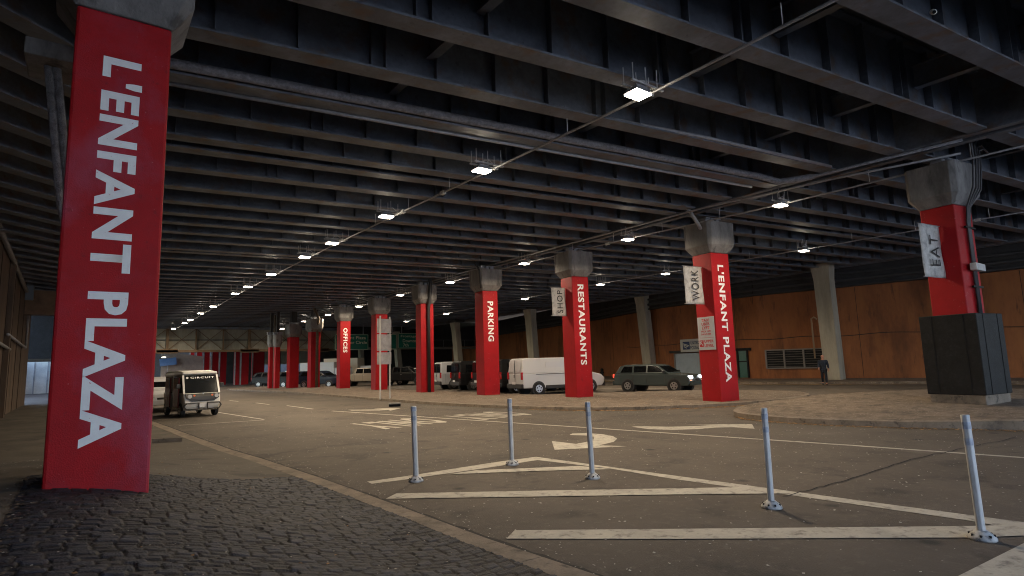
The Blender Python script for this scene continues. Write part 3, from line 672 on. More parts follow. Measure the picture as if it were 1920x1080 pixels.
run([(8.75, -5)]+[(x+.42, y) for x, y in rows['first']], 'long conduit linking the flood lamps over the near road')
run([(rows['second'][0][0]+.6, -2)]+[(x+.42, y) for x, y in rows['second']], 'long conduit linking the flood lamps right of the red columns')
run([(rows['third'][0][0]+.8, 0)]+[(x+.42, y) for x, y in rows['third']], 'long conduit linking the flood lamps by the rust wall')
# pipes along the second girder
def gl(x, dy, z): return (x, 12.3+SK*(x-.85)+dy, z)
pts = [gl(x, -.30+.01*math.sin(x*2), ZB+.12) for x in np.arange(.6, 17.6, .6)]+[gl(18.0, -.6, ZB-.08), gl(18.32, -1.4, ZB-.1), gl(18.34, -1.6, ZB-.1), gl(18.7, -5.2, ZB-.1)]
pipe(pts, [.10]*(len(pts)-2)+[.04, .04], pipe_f, 'lagged_pipe', 'thick frosty lagged pipe lying along a girder from the big red column', 'pipe')
pipe([gl(x, .25, ZB-.05) for x in (.6, 6, 12, 17.8)], .04, pipe_m, 'thin_pipe', 'thin grey pipe beside the thick lagged pipe', 'pipe')
pipe([(9, gl(9, 0, 0)[1]-1.9, ZB+.06), (13, gl(13, 0, 0)[1]-2.1, ZB+.05), (18.2, gl(18.2, 0, 0)[1]-2.1, ZB+.02)], .045, pipe_m, 'thin_pipe', 'thin pipe from the nearest lamp towards the EAT column', 'pipe')
pipe([(19.6, 4.9, ZB-.2), (18.9, 8, ZB-.18), (18.45, 12.5, ZB-.12), (18.35, 26, ZB-.12)], .035, pipe_m, 'conduit', 'thin conduit following the header beam from the EAT column', 'conduit')
# security camera on girder
r = empty('security_camera', tuple(gz(1748, 22, ZB+.1))); tag(r, 'small pale security camera fixed to a girder high over the road', 'camera')
MB().tube([(0, 0, 0), (-.14, -.06, -.09)], .045, 10).build('body', palewall, r, smooth=True); MB().tube([(0, 0, 0), (.1, .05, .07)], .015, 6).build('arm', pipe_m, r); MB().tube([(-.142, -.061, -.091), (-.16, -.069, -.1)], .03, 10).build('lens', glass, r)

# ------------------------------------------------------------------ grey inclined columns by the rust wall
for k, (bxp, byp, txp, typ, wd, lab) in enumerate(((1567, 712, 1541, 495, 1.0, 'nearest grey concrete column with flared top, the one by the walking person'), (1221, 707, 1202, 548, 1.0, 'grey concrete column with flared top behind the moving car'),
                       (1004, 700, 993, 580, 1.0, 'grey concrete column with flared top above the white van'), (863, 698, 853, 605, 1.0, 'grey concrete column with flared top above the black vans'), (750, 698, 742, 622, 1.0, 'grey concrete column with flared top above the dark pickup'), (679, 699, 676, 636, 1.0, 'grey concrete column with flared top above the box truck'))):
    a = gz(bxp, byp, .15) if k == 0 else None
    base = [(39.2, 17.9), (42.2, 35.0), (41, 47.5), (42, 64), (42.5, 82), (43, 100)][k]
    yb_ = base[1]; xb_ = gy(bxp, byp, yb_).x; xt_ = gy(txp, typ, yb_).x; zt = min(8.9, gy(txp, typ, yb_).z)
    r = empty('concrete_column', (xb_, yb_, .1)); tag(r, lab, 'column')
    z1 = zt-.1; lean = xt_-xb_
    def rg(cx, w2, d2, z): return [(cx-w2, -d2, z), (cx+w2, -d2, z), (cx+w2, d2, z), (cx-w2, d2, z)]
    vs = rg(0, .40, .48, -.1)+rg(lean*.84, .36, .52, z1*.86)+rg(lean, .42, .62, z1); f = [(3, 2, 1, 0), (8, 9, 10, 11)]
    for q in range(2):
        for i in range(4): f.append((q*4+i, q*4+(i+1) % 4, q*4+4+(i+1) % 4, q*4+4+i))
    MB().add(vs, f).build('shaft', concrete_col, r, bevel=.03)
    MB().box((lean, 0, z1+.3), (1.3, 2.6, .6)).build('capital', darkwall, r)

# ------------------------------------------------------------------ rust wall with its fittings
r = empty('rust_wall', (0, 0, 0)); tag(r, 'long rust orange retaining wall beyond the far road', 'wall')
m = MB()
for (a, b) in zip(WL[:-1], WL[1:]):
    m.add([(a[0], a[1], .14), (b[0], b[1], .14), (b[0], b[1], 6.3), (a[0], a[1], 6.3), (a[0]+.5, a[1], .14), (b[0]+.5, b[1], .14), (b[0]+.5, b[1], 6.3), (a[0]+.5, a[1], 6.3)],
          [(3, 2, 1, 0), (4, 5, 6, 7), (0, 1, 5, 4), (7, 6, 2, 3), (1, 2, 6, 5), (0, 4, 7, 3)])
m.build('face', rust, r)
m = MB()
for (a, b) in zip(WL[:-1], WL[1:]):
    m.bar((a[0]-.15, a[1], 7.4), (b[0]-.15, b[1], 7.4), .6, 2.2); 
m.build('upper_beam', darkwall, r)
for y in list(np.arange(-8, 80, 8.4)):
    x = wall_x(y); MB().box((x-.004, y, 3.2), (.012, .025, 6.1), rz=0).build('joint', mat('joint_dark', (.05, .03, .02), .9), r)
m = MB(); yy_ = list(np.arange(-10, 40, .5))
for a, b in zip(yy_[:-1], yy_[1:]): m.bar((wall_x(a)-.012, a, 3.05+.05*math.sin(a*1.3)), (wall_x(b)-.012, b, 3.05+.05*math.sin(b*1.3)), .02, .05)
m.build('crack_line', MATS['joint_dark'], r)
def onwall(px, py):
    lo = None
    for (a, b) in zip(WL[:-1], WL[1:]):
        d = ray(px, py); dx, dy = b[0]-a[0], b[1]-a[1]; den = d.x*dy-d.y*dx
        if abs(den) < 1e-9: continue
        t = (a[0]*dy-a[1]*dx)/den; s = ((t*d.y-a[1])/dy)
        if 0 <= s <= 1 and t > 0: return Vector((0, 0, HC))+d*t, math.atan2(dy, dx)
for k, (z, rr) in enumerate(((6.75, .12), (6.35, .07), (7.2, .09))):
    pts = [(wall_x(y)-.62, y, z) for y in np.arange(-8, 70, 3)]
    pipe(pts, rr, mat('dark_pipe', (.05, .05, .052), .6), 'wall_pipe', ('middle', 'lowest', 'topmost')[k]+' of three long dark pipes running above the rust wall', 'pipe')
def wallbox(name, x0, y0, x1, y1, dep, m_, parent=None, lift=0.0):
    a, ang = onwall(x0, y0); b, _ = onwall(x1, y1); c = (a+b)/2; ln = math.hypot(b.x-a.x, b.y-a.y); h = abs(a.z-b.z)
    R = Matrix.Rotation(math.atan2(b.y-a.y, b.x-a.x), 3, 'Z'); nrm = R @ Vector((0, 1, 0))
    if nrm.x > 0: nrm = -nrm
    mb = MB(); off = nrm*(dep/2+lift); cc = c+off
    if parent: cc = cc-parent.location
    mb.box(cc, (ln, dep, h), R=R); return mb.build(name, m_, parent), c, R, nrm, ln, h
def wall_thing(name, label, cat, px, py):
    p, _ = onwall(px, py); r_ = empty(name, tuple(p)); return tag(r_, label, cat)
# louvred vent
r = wall_thing('louvre_vent', 'wide louvred vent grille in three bays on the rust wall', 'vent', 1490, 672)
ob, c, R, nrm, ln, h = wallbox('backing', 1436, 657, 1547, 689, .05, blackm, r)
fr = mat('vent_frame', (.22, .20, .18), .6, metal=.3)
cl = c-r.location+nrm*.1; tx = R @ Vector((1, 0, 0)); uz = Vector((0, 0, 1)); m = MB()
for s in (-1, 1): m.bar(cl-tx*ln/2+uz*s*h/2, cl+tx*ln/2+uz*s*h/2, .12, .09)
for s in (-.5, -.17, .17, .5): m.bar(cl+tx*ln*s-uz*h/2, cl+tx*ln*s+uz*h/2, .1, .11, up=tuple(tx))
m.build('frame', fr, r); m = MB()
for i in range(7): z = -h/2+h*(i+.7)/7.6; m.bar(cl-tx*ln/2+uz*z-nrm*.02, cl+tx*ln/2+uz*z-nrm*.02, .07, .02)
m.build('louvre', fr, r)
# roll-up door
r = wall_thing('roller_door', 'pale roller shutter door under the postal sign', 'door', 1290, 688)
ob, c, R, nrm, ln, h = wallbox('shutter', 1267, 663, 1316, 709, .06, mat('shutter_pale', (.34, .40, .45), .45, var=.1, scale=2), r)
cl = c-r.location+nrm*.09; tx = R @ Vector((1, 0, 0)); m = MB()
for s in (-1, 1): m.bar(cl+tx*(ln/2+.06)*s-uz*h/2, cl+tx*(ln/2+.06)*s+uz*h/2, .12, .12, up=tuple(tx))
m.build('door_frame', fr, r); MB().bar(cl-tx*(ln/2+.5)+uz*(h/2+.14), cl+tx*(ln/2+.5)+uz*(h/2+.14), .3, .2).build('lintel', darkwall, r)
m = MB(); [m.bar(cl-nrm*.03-tx*ln/2+uz*(-h/2+h*i/12), cl-nrm*.03+tx*ln/2+uz*(-h/2+h*i/12), .03, .02) for i in range(1, 12)]; m.build('slat_ribs', MATS['shutter_pale'], r)
# green-lit doorway
r = wall_thing('doorway', "greenish glazed doorway right of the L'ENFANT PLAZA island column", 'door', 1395, 684)
ob, c, R, nrm, ln, h = wallbox('door_leaf', 1384, 658, 1406, 708, .08, mat('green_glass', (.05, .13, .10), .3, var=.1), r)
cl = c-r.location+nrm*.1; tx = R @ Vector((1, 0, 0)); m = MB()
for s in (-1, 1): m.bar(cl+tx*(ln/2)*s-uz*h/2, cl+tx*(ln/2)*s+uz*h/2, .1, .12, up=tuple(tx))
m.bar(cl-tx*ln/2+uz*h*.1, cl+tx*ln/2+uz*h*.1, .08, .08); m.bar(cl-tx*(ln/2+.3)+uz*(h/2+.1), cl+tx*(ln/2+.3)+uz*(h/2+.1), .2, .2); m.build('door_frame', blackm, r)
# postal sign
r = wall_thing('postal_sign', 'white UNITED STATES POSTAL SERVICE sign with blue eagle emblem above the roller door', 'sign', 1305, 647)
ob, c, R, nrm, ln, h = wallbox('panel', 1281, 637, 1338, 658, .1, mat('sign_white', (.50, .50, .46), .5), r, lift=.3)
cl = c-r.location+nrm*.42; tx = R @ Vector((1, 0, 0)); tx = tx if (proj_ := tx.y) < 0 else -tx
blue = mat('postal_blue', (.015, .035, .12), .5); e0 = cl-tx*(ln/2-h*.62)
MB().bar(e0-tx*h*.34, e0+tx*h*.34, .02, h*.62).build('emblem_field', blue, r)
m = MB(); w0 = e0+nrm*.02
for k, (xa, za_, xb_, zb_) in enumerate(((-.3, .16, .3, -.02), (-.26, .06, .2, -.1), (-.24, -.06, .04, -.2))): m.bar(w0+tx*h*xa+uz*h*za_, w0+tx*h*xb_+uz*h*zb_, .01, h*.06)
m.build('emblem_bird', MATS['sign_white'], r)
for s, z, l_ in (('UNITED STATES', .2, .60), ('POSTAL SERVICE', -.18, .63)): text_mesh('lettering', s, cl+tx*ln*.165+uz*h*z, tx, (0, 0, 1), ln*l_, h*.26, blue, r, bold=.015)
# gooseneck pipe
a, _ = onwall(1531, 672); b, _ = onwall(1521, 605); n_ = Vector((-.9, -.1, 0))
pipe([a+n_*.3, Vector((a.x, a.y, b.z))+n_*.3, Vector((a.x, a.y, b.z+.25))+n_*.32, Vector((a.x, a.y-.2, b.z+.35))+n_*.35, Vector((a.x, a.y-.4, b.z+.2))+n_*.38], .055, mat('pipe_tan', (.42, .3, .18), .6), 'gooseneck_pipe', 'upright tan gooseneck vent pipe above the louvred vent', 'pipe')
# hydrant
a = gz(1129, 710, .15); r = empty('fire_hydrant', (40.3, gx(1129, 700, 40.3).y, .15)); tag(r, 'small dark hydrant against the rust wall left of the moving car', 'hydrant')
MB().tube([(0, 0, 0), (0, 0, .06), (0, 0, .07), (0, 0, .7), (0, 0, .82), (0, 0, .95)], [.22, .22, .15, .14, .17, .05], 12).build('barrel', blackm, r, smooth=True)
MB().tube([(-.25, -.05, .55), (.25, .05, .55)], .075, 8).build('outlet', blackm, r)
# far end of the rust wall side: pale panels with dark ledge
# ------------------------------------------------------------------ left wall
r = empty('left_wall', (0, 0, 0)); tag(r, 'tall stained dark brown concrete wall along the left walkway', 'wall')
m = MB(); m.box((-3.25, 21, 4.5), (.6, 62, 9.2)); m.build('face', brownwall, r)
for y in np.arange(6, 46, 3.3): MB().box((-2.94, y, 4.4), (.03, .06, 8.8)).build('joint', MATS['joint_dark'], r)
for y in (20.5, 27.5, 36): MB().box((-2.85, y, 4.4), (.22, .5, 8.8)).build('pilaster', brownwall, r)
lw = lambda px, py, x=-2.8: gx(px, py, x)
pipe([lw(-60, 285), lw(0, 428), lw(50, 546)], .10, pipe_f, 'wall_pipe', 'thick slanting pipe high on the left brown wall', 'pipe')
pipe([lw(57, 555), lw(52, 610), lw(48, 652), lw(15, 627)], .07, pipe_m, 'wall_pipe', 'thin bent pipe dropping down the left brown wall', 'pipe')
pipe([lw(-20, 634), lw(0, 644), lw(18, 655)], .07, pipe_m, 'wall_pipe', 'short pale pipe end low on the left brown wall', 'pipe')
q_ = lw(56, 550, -2.75); m = MB(); m.box(q_, (.4, .9, .9)); tag(m.build('junction_box', mat('box_blue', (.12, .14, .17), .5), bevel=.02), 'blue-grey box where the slanting wall pipe ends', 'junction box')
m = MB(); m.box((-1.4, 46, 6.4), (4.2, .8, 1.5)); tag(m.build('cross_girder', mat('rusty_beam', (.16, .10, .06), .8, var=.3, scale=2)), 'brown rusty beam crossing between left wall and first column line', 'beam')
# bright service yard beyond the left wall
r = empty('service_shed', (-6, 86, 0)); tag(r, 'pale panelled shed wall at the far end of the left walkway', 'shed')
MB().box((4, 0, 1.8), (8, .4, 3.6)).build('wall', palewall, r); MB().box((0, -8, 1.9), (.3, 16, 3.8)).build('side_wall', palewall, r)
for i in range(5): MB().box((.6+i*1.2, -.24, 1.8), (.12, .08, 3.6)).build('post', signback, r)
zd0, zd1 = gy(65, 673, 60).z, 9.0
m = MB(); m.box((-4.0, 60, (zd0+zd1)/2), (9, .5, zd1-zd0)); tag(m.build('dark_beam', blackm), 'dark wall above the pale shed at the end of the left walkway', 'wall')

# ------------------------------------------------------------------ cross bridge at the far end
YB = 81.5
r = empty('cross_bridge', (0, YB, 0)); tag(r, 'rusty panelled cross bridge girder with X bracing at the far end', 'bridge')
x0, x1 = -2, 30; zt, zb = 7.3, 4.6
MB().box(((x0+x1)/2, .3, (zt+zb)/2), (x1-x0, .1, zt-zb)).build('panel_wall', tanpanel, r)
MB().box(((x0+x1)/2, -.1, zt+.1), (x1-x0, .9, .28)).build('top_chord', steel, r); MB().box(((x0+x1)/2, -.1, zb-.1), (x1-x0, .9, .28)).build('bottom_chord', mat('rust_chord', (.16, .10, .055), .8, var=.3, scale=1), r)
MB().box(((x0+x1)/2, .1, (zt+zb)/2-.05), (x1-x0, .12, .1)).build('middle_rail', darkwall, r)
for i, x in enumerate(np.arange(x0+1, x1, 3.1)):
    MB().box((x, 0, (zt+zb)/2), (.3 if i % 3 == 0 else .12, .35, zt-zb)).build('post', MATS['rust_chord'], r)
    if i % 3 == 0: MB().box((x, -.3, zb-.1), (2.2, .5, .5)).build('bearing_seat', MATS['rust_chord'], r)
    for a_, b_ in (((x, zb), (x+3.1, zt)), ((x, zt), (x+3.1, zb))): MB().bar((a_[0], .12, a_[1]), (b_[0], .12, b_[1]), .08, .06).build('brace', MATS['rust_chord'], r)
MB().box(((x0+x1)/2, 1.5, 8.2), (x1-x0, 2.5, 1.6)).build('top_beam', darkwall, r)
m = MB(); m.box((-4, 131.6, 9.5), (48, 60, .6)); tag(m.build('shade_slab', slabm), 'unseen slab added beyond the cross bridge to keep sky light off the ramp', 'bridge deck')  # out of view, added to block the sky over the ramp
# walkway ledge continuing right behind the columns
r = empty('upper_walkway', (30, 84, 0)); tag(r, 'dark upper walkway with thin railing behind the far red columns', 'walkway')
MB().box((14, 0, 4.7), (28, 1.2, .35)).build('slab', tanpanel, r); MB().box((14, .6, 7.0), (28, .2, 4)).build('back_wall', darkwall, r)
MB().bar((0, -.5, 6.0), (28, -.5, 6.0), .05, .05).build('rail', pipe_m, r)
for i in range(15): MB().bar((i*2, -.5, 4.8), (i*2, -.5, 6.0), .05, .05, up=(0, 1, 0)).build('baluster', pipe_m, r)
# far back wall with openings to daylight
YE = 101.0
r = empty('back_wall', (0, YE, 0)); tag(r, 'dark wall closing the far end with bright openings to daylight', 'wall')
def xa(px): return gy(px, 695, YE).x
ops = [(495, 503), (525.5, 538), (559, 576)]; segs = []; cur = xa(400)
for a_, b_ in ops: segs.append((cur, xa(a_))); cur = xa(b_)
segs.append((cur, 62)); zt_o = gy(530, 683, YE).z; zb_o = gy(530, 704, YE).z
for i, (a_, b_) in enumerate(segs): MB().box(((a_+b_)/2, 0, 4.5), (b_-a_, .4, 9)).build('pier', darkwall, r)
for a_, b_ in ops:
    MB().box(((xa(a_)+xa(b_))/2, 0, zb_o/2), (xa(b_)-xa(a_), .38, max(.1, zb_o))).build('sill', darkwall, r)
    MB().box(((xa(a_)+xa(b_))/2, 0, (zt_o+9)/2), (xa(b_)-xa(a_), .38, 9-zt_o)).build('lintel', tanpanel, r)
# ramp with blue sign on the left far end
r = empty('ramp_wall', (8, 104, 0)); tag(r, 'curved concrete ramp parapet rising behind the shuttle', 'ramp')
p0, p1 = gy(300, 730, 104).x, gy(470, 730, 104).x
MB().prof([(0, 0), (p1-p0, 0), (p1-p0, 1.0), ((p1-p0)*.55, 4.2), (0, 5.2)], lambda z: .3).build('parapet', mat('ramp_concrete', (.26, .21, .18), .85, var=.2, scale=1), r); r.location = (p0, 104, 0)
m = MB(); m.box((p0+8, 135, 4.6), (70, .5, 9.2)); tag(m.build('far_wall', mat('far_wall_m', (.10, .09, .09), .9, var=.2)), 'grey concrete wall far behind the ramp', 'wall')
a_ = gy(299, 685, 103); b_ = gy(331, 672, 103); r = empty('blue_sign', ((a_.x+b_.x)/2, 103, (a_.z+b_.z)/2)); tag(r, 'small slanting blue sign with two white lines of text by the ramp', 'sign')
MB().box((0, 0, 0), (b_.x-a_.x, .08, 1.1), R=Matrix.Rotation(-.12, 3, 'Y')).build('panel', bluesign, r)
MB().box((0, .3, -2), (.12, .12, 3.5)).build('post', pipe_m, r)

# ------------------------------------------------------------------ green road signs
for (x0, x1, y0, y1, lines, lab) in ((628, 690.5, 626.5, 656, (("L'Enfant Plaza", .28, .84), ('Banneker Circle', -.02, .9)), "green overhead sign reading L'Enfant Plaza and Banneker Circle"),
                               (700, 743.5, 626, 655, (('Local', .28, .35),), 'green overhead sign mostly hidden behind the triple sign'), (746, 797, 624.5, 653, (('Frontage Rd', .28, .8), ('Downtown', 0, .66), ('7th', -.28, .2)), 'green overhead sign reading Frontage Rd Downtown 7th')):
    ys_ = 74; a_ = gy(x0, y0, ys_); b_ = gy(x1, y1, ys_); wd = b_.x-a_.x; h = a_.z-b_.z
    r = empty('road_sign', ((a_.x+b_.x)/2, ys_, (a_.z+b_.z)/2)); tag(r, lab, 'sign')
    MB().box((0, 0, 0), (wd, .08, h)).build('panel', greensign, r, bevel=.01)
    m = MB()
    for s in (-1, 1): m.bar((-wd/2+.06, -.045, s*(h/2-.07)), (wd/2-.06, -.045, s*(h/2-.07)), .01, .05); m.bar((s*(wd/2-.07), -.045, -h/2+.06), (s*(wd/2-.07), -.045, h/2-.06), .01, .05, up=(1, 0, 0))
    m.build('border', signtext, r)
    for s, z, l_ in lines: text_mesh('lettering', s, ((.22 if s == '7th' else 0)*-wd, -.046, z*h), (1, 0, 0), (0, 0, 1), wd*l_, h*.2, signtext, r, bold=.015)
    ax = wd*.28 if '7th' in lab else -wd*.18
    m = MB(); m.box((ax, -.05, -h*.27), (.1, .01, h*.16)); m.add([(ax-.2, -.055, -h*.29), (ax, -.055, -h*.43), (ax+.2, -.055, -h*.29)], [(0, 1, 2)]); m.build('arrow', signtext, r)
    for s in (-.35, .35): MB().bar((s*wd, .1, -h/2), (s*wd, .1, h/2+1.4), .08, .08, up=(0, 1, 0)).build('hanger', pipe_m, r)

# ------------------------------------------------------------------ back of the triple road sign
pA = gz(713, 749, .12); pB = gz(731, 747, .12); r = empty('road_sign', tuple(pA)); tag(r, 'bare metal backs of three stacked signs on two posts', 'sign')
dv = Vector((pB.x-pA.x, pB.y-pA.y, 0)); t = dv.normalized(); Hs = 4.45
for q in (Vector((0, 0, 0)), dv): MB().bar(q, q+Vector((0, 0, Hs)), .07, .05, up=tuple(t)).build('post', galv, r)
cc = dv/2; ang = math.atan2(t.y, t.x); nb = Vector((-t.y, t.x, 0)); nb = nb if nb.y > 0 else -nb
wS = (gy(735, 640, pA.y).x-gy(705, 640, pA.y).x)
for (za_, zb_) in ((597, 624), (626.5, 657.5), (660.5, 683)):
    z1 = gy(720, za_, pA.y).z-.12; z0 = gy(720, zb_, pA.y).z-.12
    MB().box(cc+nb*.06+Vector((.0, 0, (z0+z1)/2)), (wS, .012, z1-z0), rz=ang*.35).build('sign_panel', signback, r, bevel=.01)
# drain inlet in the kerb
a_ = gz(729, 760, .07); b_ = gz(751, 759, .07); r = empty('drain_inlet', tuple(a_)); tag(r, 'dark drain inlet slot in the island kerb', 'drain')
d_ = Vector((b_.x-a_.x, b_.y-a_.y, 0)); MB().bar((0, 0, 0), d_, .1, .12).build('slot', blackm, r); MB().bar(Vector((0, 0, .075)), d_+Vector((0, 0, .075)), .5, .04).build('lid', concrete, r)

# ------------------------------------------------------------------ flexible posts
BOL = [((780, 903.5), (775.5, 768), 'slim silver post at the tip of the painted chevron, leftmost of five'), ((960, 872.5), (955.5, 753), 'slim silver post standing farthest back inside the chevron'),
       ((1111, 898), (1101.5, 753.5), 'slim silver post in front of the turn arrow, third from the left'), ((1447, 953), (1432, 760), 'slim silver post beside the road crack, leaning slightly'),
       ((1842, 1012), (1807.5, 767), 'largest and nearest silver post, leaning left by the lower chevron bar')]
basem = mat('post_base', (.46, .46, .45), .6, var=.2, scale=20, stain=.9, stcol=(.03, .03, .03), sscale=22)
tape = mat('worn_tape', (.36, .39, .46), .4, var=.3, scale=20)
for (b, tpx, lab) in BOL:
    p = gz(b[0], b[1]-1, 0); r = empty('bollard', tuple(p)); tag(r, lab, 'bollard', 'silver posts on the painted chevron')
    tp = gx(tpx[0], tpx[1], p.x) if False else gy(tpx[0], tpx[1], p.y)
    tv = tp-p; tv = tv*(1.17/tv.z) if abs(tv.z-1.17) < .12 else tv
    MB().tube([(0, 0, 0), (0, 0, .018), (0, 0, .03), (0, 0, .052), (0, 0, .075), (0, 0, .085)], [.118, .118, .112, .09, .06, .05], 24).build('base', basem, r, smooth=True)
    m = MB()
    for k in range(8):
        a_ = k*math.pi/4+.2; m.tube([(math.cos(a_)*.096, math.sin(a_)*.096, .03), (math.cos(a_)*.096, math.sin(a_)*.096, .056)], .011, 6)
    m.build('bolt_ring', rubber, r)
    v0 = Vector((0, 0, .06)); d1 = tv
    # ribbed flat-oval profile
    u = Vector((1, -.35, 0)).normalized(); q = Vector((.35, 1, 0)).normalized(); N = 20; m = MB(); rg = []
    for k in range(13):
        c_ = v0+(d1-v0)*(k/12); ring = []
        for i in range(N):
            a_ = 2*math.pi*i/N; rr = .038*(1+.10*math.cos(6*a_)); ring.append(c_+u*math.cos(a_)*rr*1.05+q*math.sin(a_)*rr*.8)
        m.v += [tuple(x) for x in ring]
    for k in range(12):
        for i in range(N): m.f.append((k*N+i, k*N+(i+1) % N, (k+1)*N+(i+1) % N, (k+1)*N+i))
    m.f.append(tuple(12*N+i for i in range(N))); m.build('post', galv, r, smooth=True)
    for k in (.80, .93) if p.y > 5 else (.74, .88):
        m = MB()
        for s in (0, .06):
            c_ = v0+(d1-v0)*(k+s)
            for i in range(N): a_ = 2*math.pi*i/N; rr = .0405*(1+.09*math.cos(6*a_)); m.v.append(tuple(c_+u*math.cos(a_)*rr*1.05+q*math.sin(a_)*rr*.8))
        for i in range(N): m.f.append((i, (i+1) % N, N+(i+1) % N, N+i))
        m.build('tape_band', tape, r, smooth=True)

# ------------------------------------------------------------------ vehicles
def carpaint(nm, c, rough=.25): return mat('paint_'+nm, c, rough, spec=.25 if max(c) < .05 else .5)
headl = mat('headlight_on', (.9, .95, 1), .2, emit=(.85, .93, 1), estr=2.2)
headoff = mat('headlight_glass', (.5, .5, .5), .1)
tailm = mat('tail_lamp', (.35, .01, .01), .25); tailon = mat('tail_lamp_on', (.6, .02, .01), .3, emit=(1, .06, .03), estr=.5)
amber = mat('amber_lamp', (.8, .16, .03), .3)
amber_on = mat('amber_lamp_on', (.8, .25, .03), .3, emit=(1, .35, .08), estr=.4)
darkplastic = mat('dark_plastic', (.025, .025, .027), .6); platem = mat('plate', (.6, .6, .6), .5, var=.1, scale=30)
def wheels(r, xs, hw, rad, rim=True, wd=.22):
    for x in xs:
        for s in (-1, 1):
            m = MB(); m.tube([(x, s*(hw-wd), rad), (x, s*(hw-wd+.02), rad), (x, s*(hw-.02), rad), (x, s*hw, rad)], [rad*.9, rad, rad, rad*.9], 22)
            wb = empty('wheel', (0, 0, 0)); wb.parent = r
            m.build('tyre', rubber, wb)
            m = MB(); m.tube([(x, s*(hw+.004), rad), (x, s*(hw-.03), rad)], rad*.62, 20); m.build('rim', chrome if rim else darkplastic, wb)
            m = MB()
            for k in range(5):
                a_ = k*2*math.pi/5; c_ = Vector((x+math.cos(a_+.3)*rad*.38, s*(hw+.006), rad+math.sin(a_+.3)*rad*.38)); m.tube([c_, c_+Vector((0, s*.002, 0))], rad*.12, 8)
            m.build('rim_hole', rubber, wb)
def arches(r, xs, hw, rad):
    for x in xs:
        for s in (-1, 1): MB().tube([(x, s*(hw+.003), rad), (x, s*(hw-.3), rad)], rad+.07, 22).build('wheel_arch_liner', darkplastic, r)
def vehicle(name, label, cat, loc, rz, low, high, hw, rw, zr, zbelt, paint_, wins, wx, rad, tail=True, extra=None, front_on=False, cladding=True, rearwin=True, ws=None, group=None):
    r = empty(name, loc, rz); tag(r, label, cat, group)
    wl = lambda z: hw-(.06*max(0, .55-z) if z < .55 else 0)-.02*max(0, z-.8)
    wh = lambda z: (hw-.02)+(rw-(hw-.02))*max(0, (z-zbelt))/(zr-zbelt)
    MB().prof(low, wl).build('body', paint_, r, bevel=.06, seg=3)
    MB().prof(high, wh).build('cabin', paint_, r, bevel=.06, seg=3)
    for k, wpts in enumerate(wins):
        for s in (-1, 1):
            vs = [(x, s*(wh(z)+.012), z) for x, z in wpts]; n_ = len(vs); vs2 = [(x, s*(wh(z)-.02), z) for x, z in wpts]
            MB().add(vs+vs2, [tuple(range(n_)), tuple(range(n_))[::-1]]+[(i, (i+1) % n_, n_+(i+1) % n_, n_+i) for i in range(n_)]).build('side_window', glass, r)
    xr = min(x for x, z in low); xf = max(x for x, z in low)
    if ws:
        (xa_, za_), (xb_, zb_) = ws; nv = Vector((za_-zb_, 0, xb_-xa_)).normalized(); nv = nv if nv.x > 0 else -nv; nv = nv*.012
        f_ = lambda x, z, s, k=.9: (x+nv.x, s*wh(z)*k, z+nv.z)
        MB().add([f_(xa_, za_, -1), f_(xa_, za_, 1), f_(xb_, zb_, 1), f_(xb_, zb_, -1)], [(0, 1, 2, 3), (3, 2, 1, 0)]).build('windshield', glass, r)
    if rearwin:
        (xa_, za_), (xb_, zb_) = rearwin if isinstance(rearwin, tuple) else ((xr, zbelt+.08), (xr, zr-.15))
        MB().add([(xa_-.014, -wh(za_)*.86, za_), (xa_-.014, wh(za_)*.86, za_), (xb_-.014, wh(zb_)*.84, zb_), (xb_-.014, -wh(zb_)*.84, zb_)], [(0, 1, 2, 3), (3, 2, 1, 0)]).build('rear_window', glass, r)
    arches(r, wx, hw, rad); wheels(r, wx, hw+.03, rad)
    MB().box((xr-.02, 0, .5), (.16, hw*1.96, .26)).build('rear_bumper', darkplastic if cladding else paint_, r, bevel=.04)
    MB().box((xf+.02, 0, .48), (.16, hw*1.9, .28)).build('front_bumper', darkplastic if cladding else paint_, r, bevel=.04)
    if cladding:
        for s in (-1, 1): MB().box(((wx[0]+wx[1])/2, s*(hw-.01), .42), (abs(wx[1]-wx[0])-rad*2-.2, .06, .2)).build('side_skirt', darkplastic, r, bevel=.02)
    for s in (-1, 1):
        zt_ = zbelt-.12
        MB().box((xr-.004, s*(hw-.11), zt_), (.1, .17, .42 if zr > 1.9 else .2)).build('taillight', tailon if front_on else tailm, r, bevel=.02)
        MB().box((xf-.06, s*(hw-.22), min(zbelt-.22, .78)), (.2, .36, .16)).build('headlight', headl if front_on else headoff, r, bevel=.03)
        MB().box((ws[0][0]-.15 if ws else 1, s*(hw+.11), zbelt+.08), (.12, .2, .16)).build('mirror', darkplastic, r, bevel=.03)
    MB().box((xr-.105, 0, .68), (.02, .42, .14)).build('licence_plate', platem, r)
    MB().box((xf+.06, 0, .62), (.06, .9, .16)).build('grille', darkplastic, r)
    for x_ in [w_[0][0]-.08 for w_ in wins]+[wins[-1][1][0]+.02]:
        for s in (-1, 1): MB().box((x_, s*(hw-.012), (zbelt+.45)/2), (.014, .03, zbelt-.5)).build('door_gap', darkplastic, r)
    if extra: extra(r, wh)
    return r
van_low = [(-2.72, .38), (2.55, .34), (2.72, .55), (2.70, .85), (2.55, 1.02), (1.75, 1.22), (-2.75, 1.22)]
van_high = [(-2.75, 1.2), (1.78, 1.2), (1.15, 1.86), (.85, 2.02), (.3, 2.08), (-2.5, 2.08), (-2.68, 2.0)]
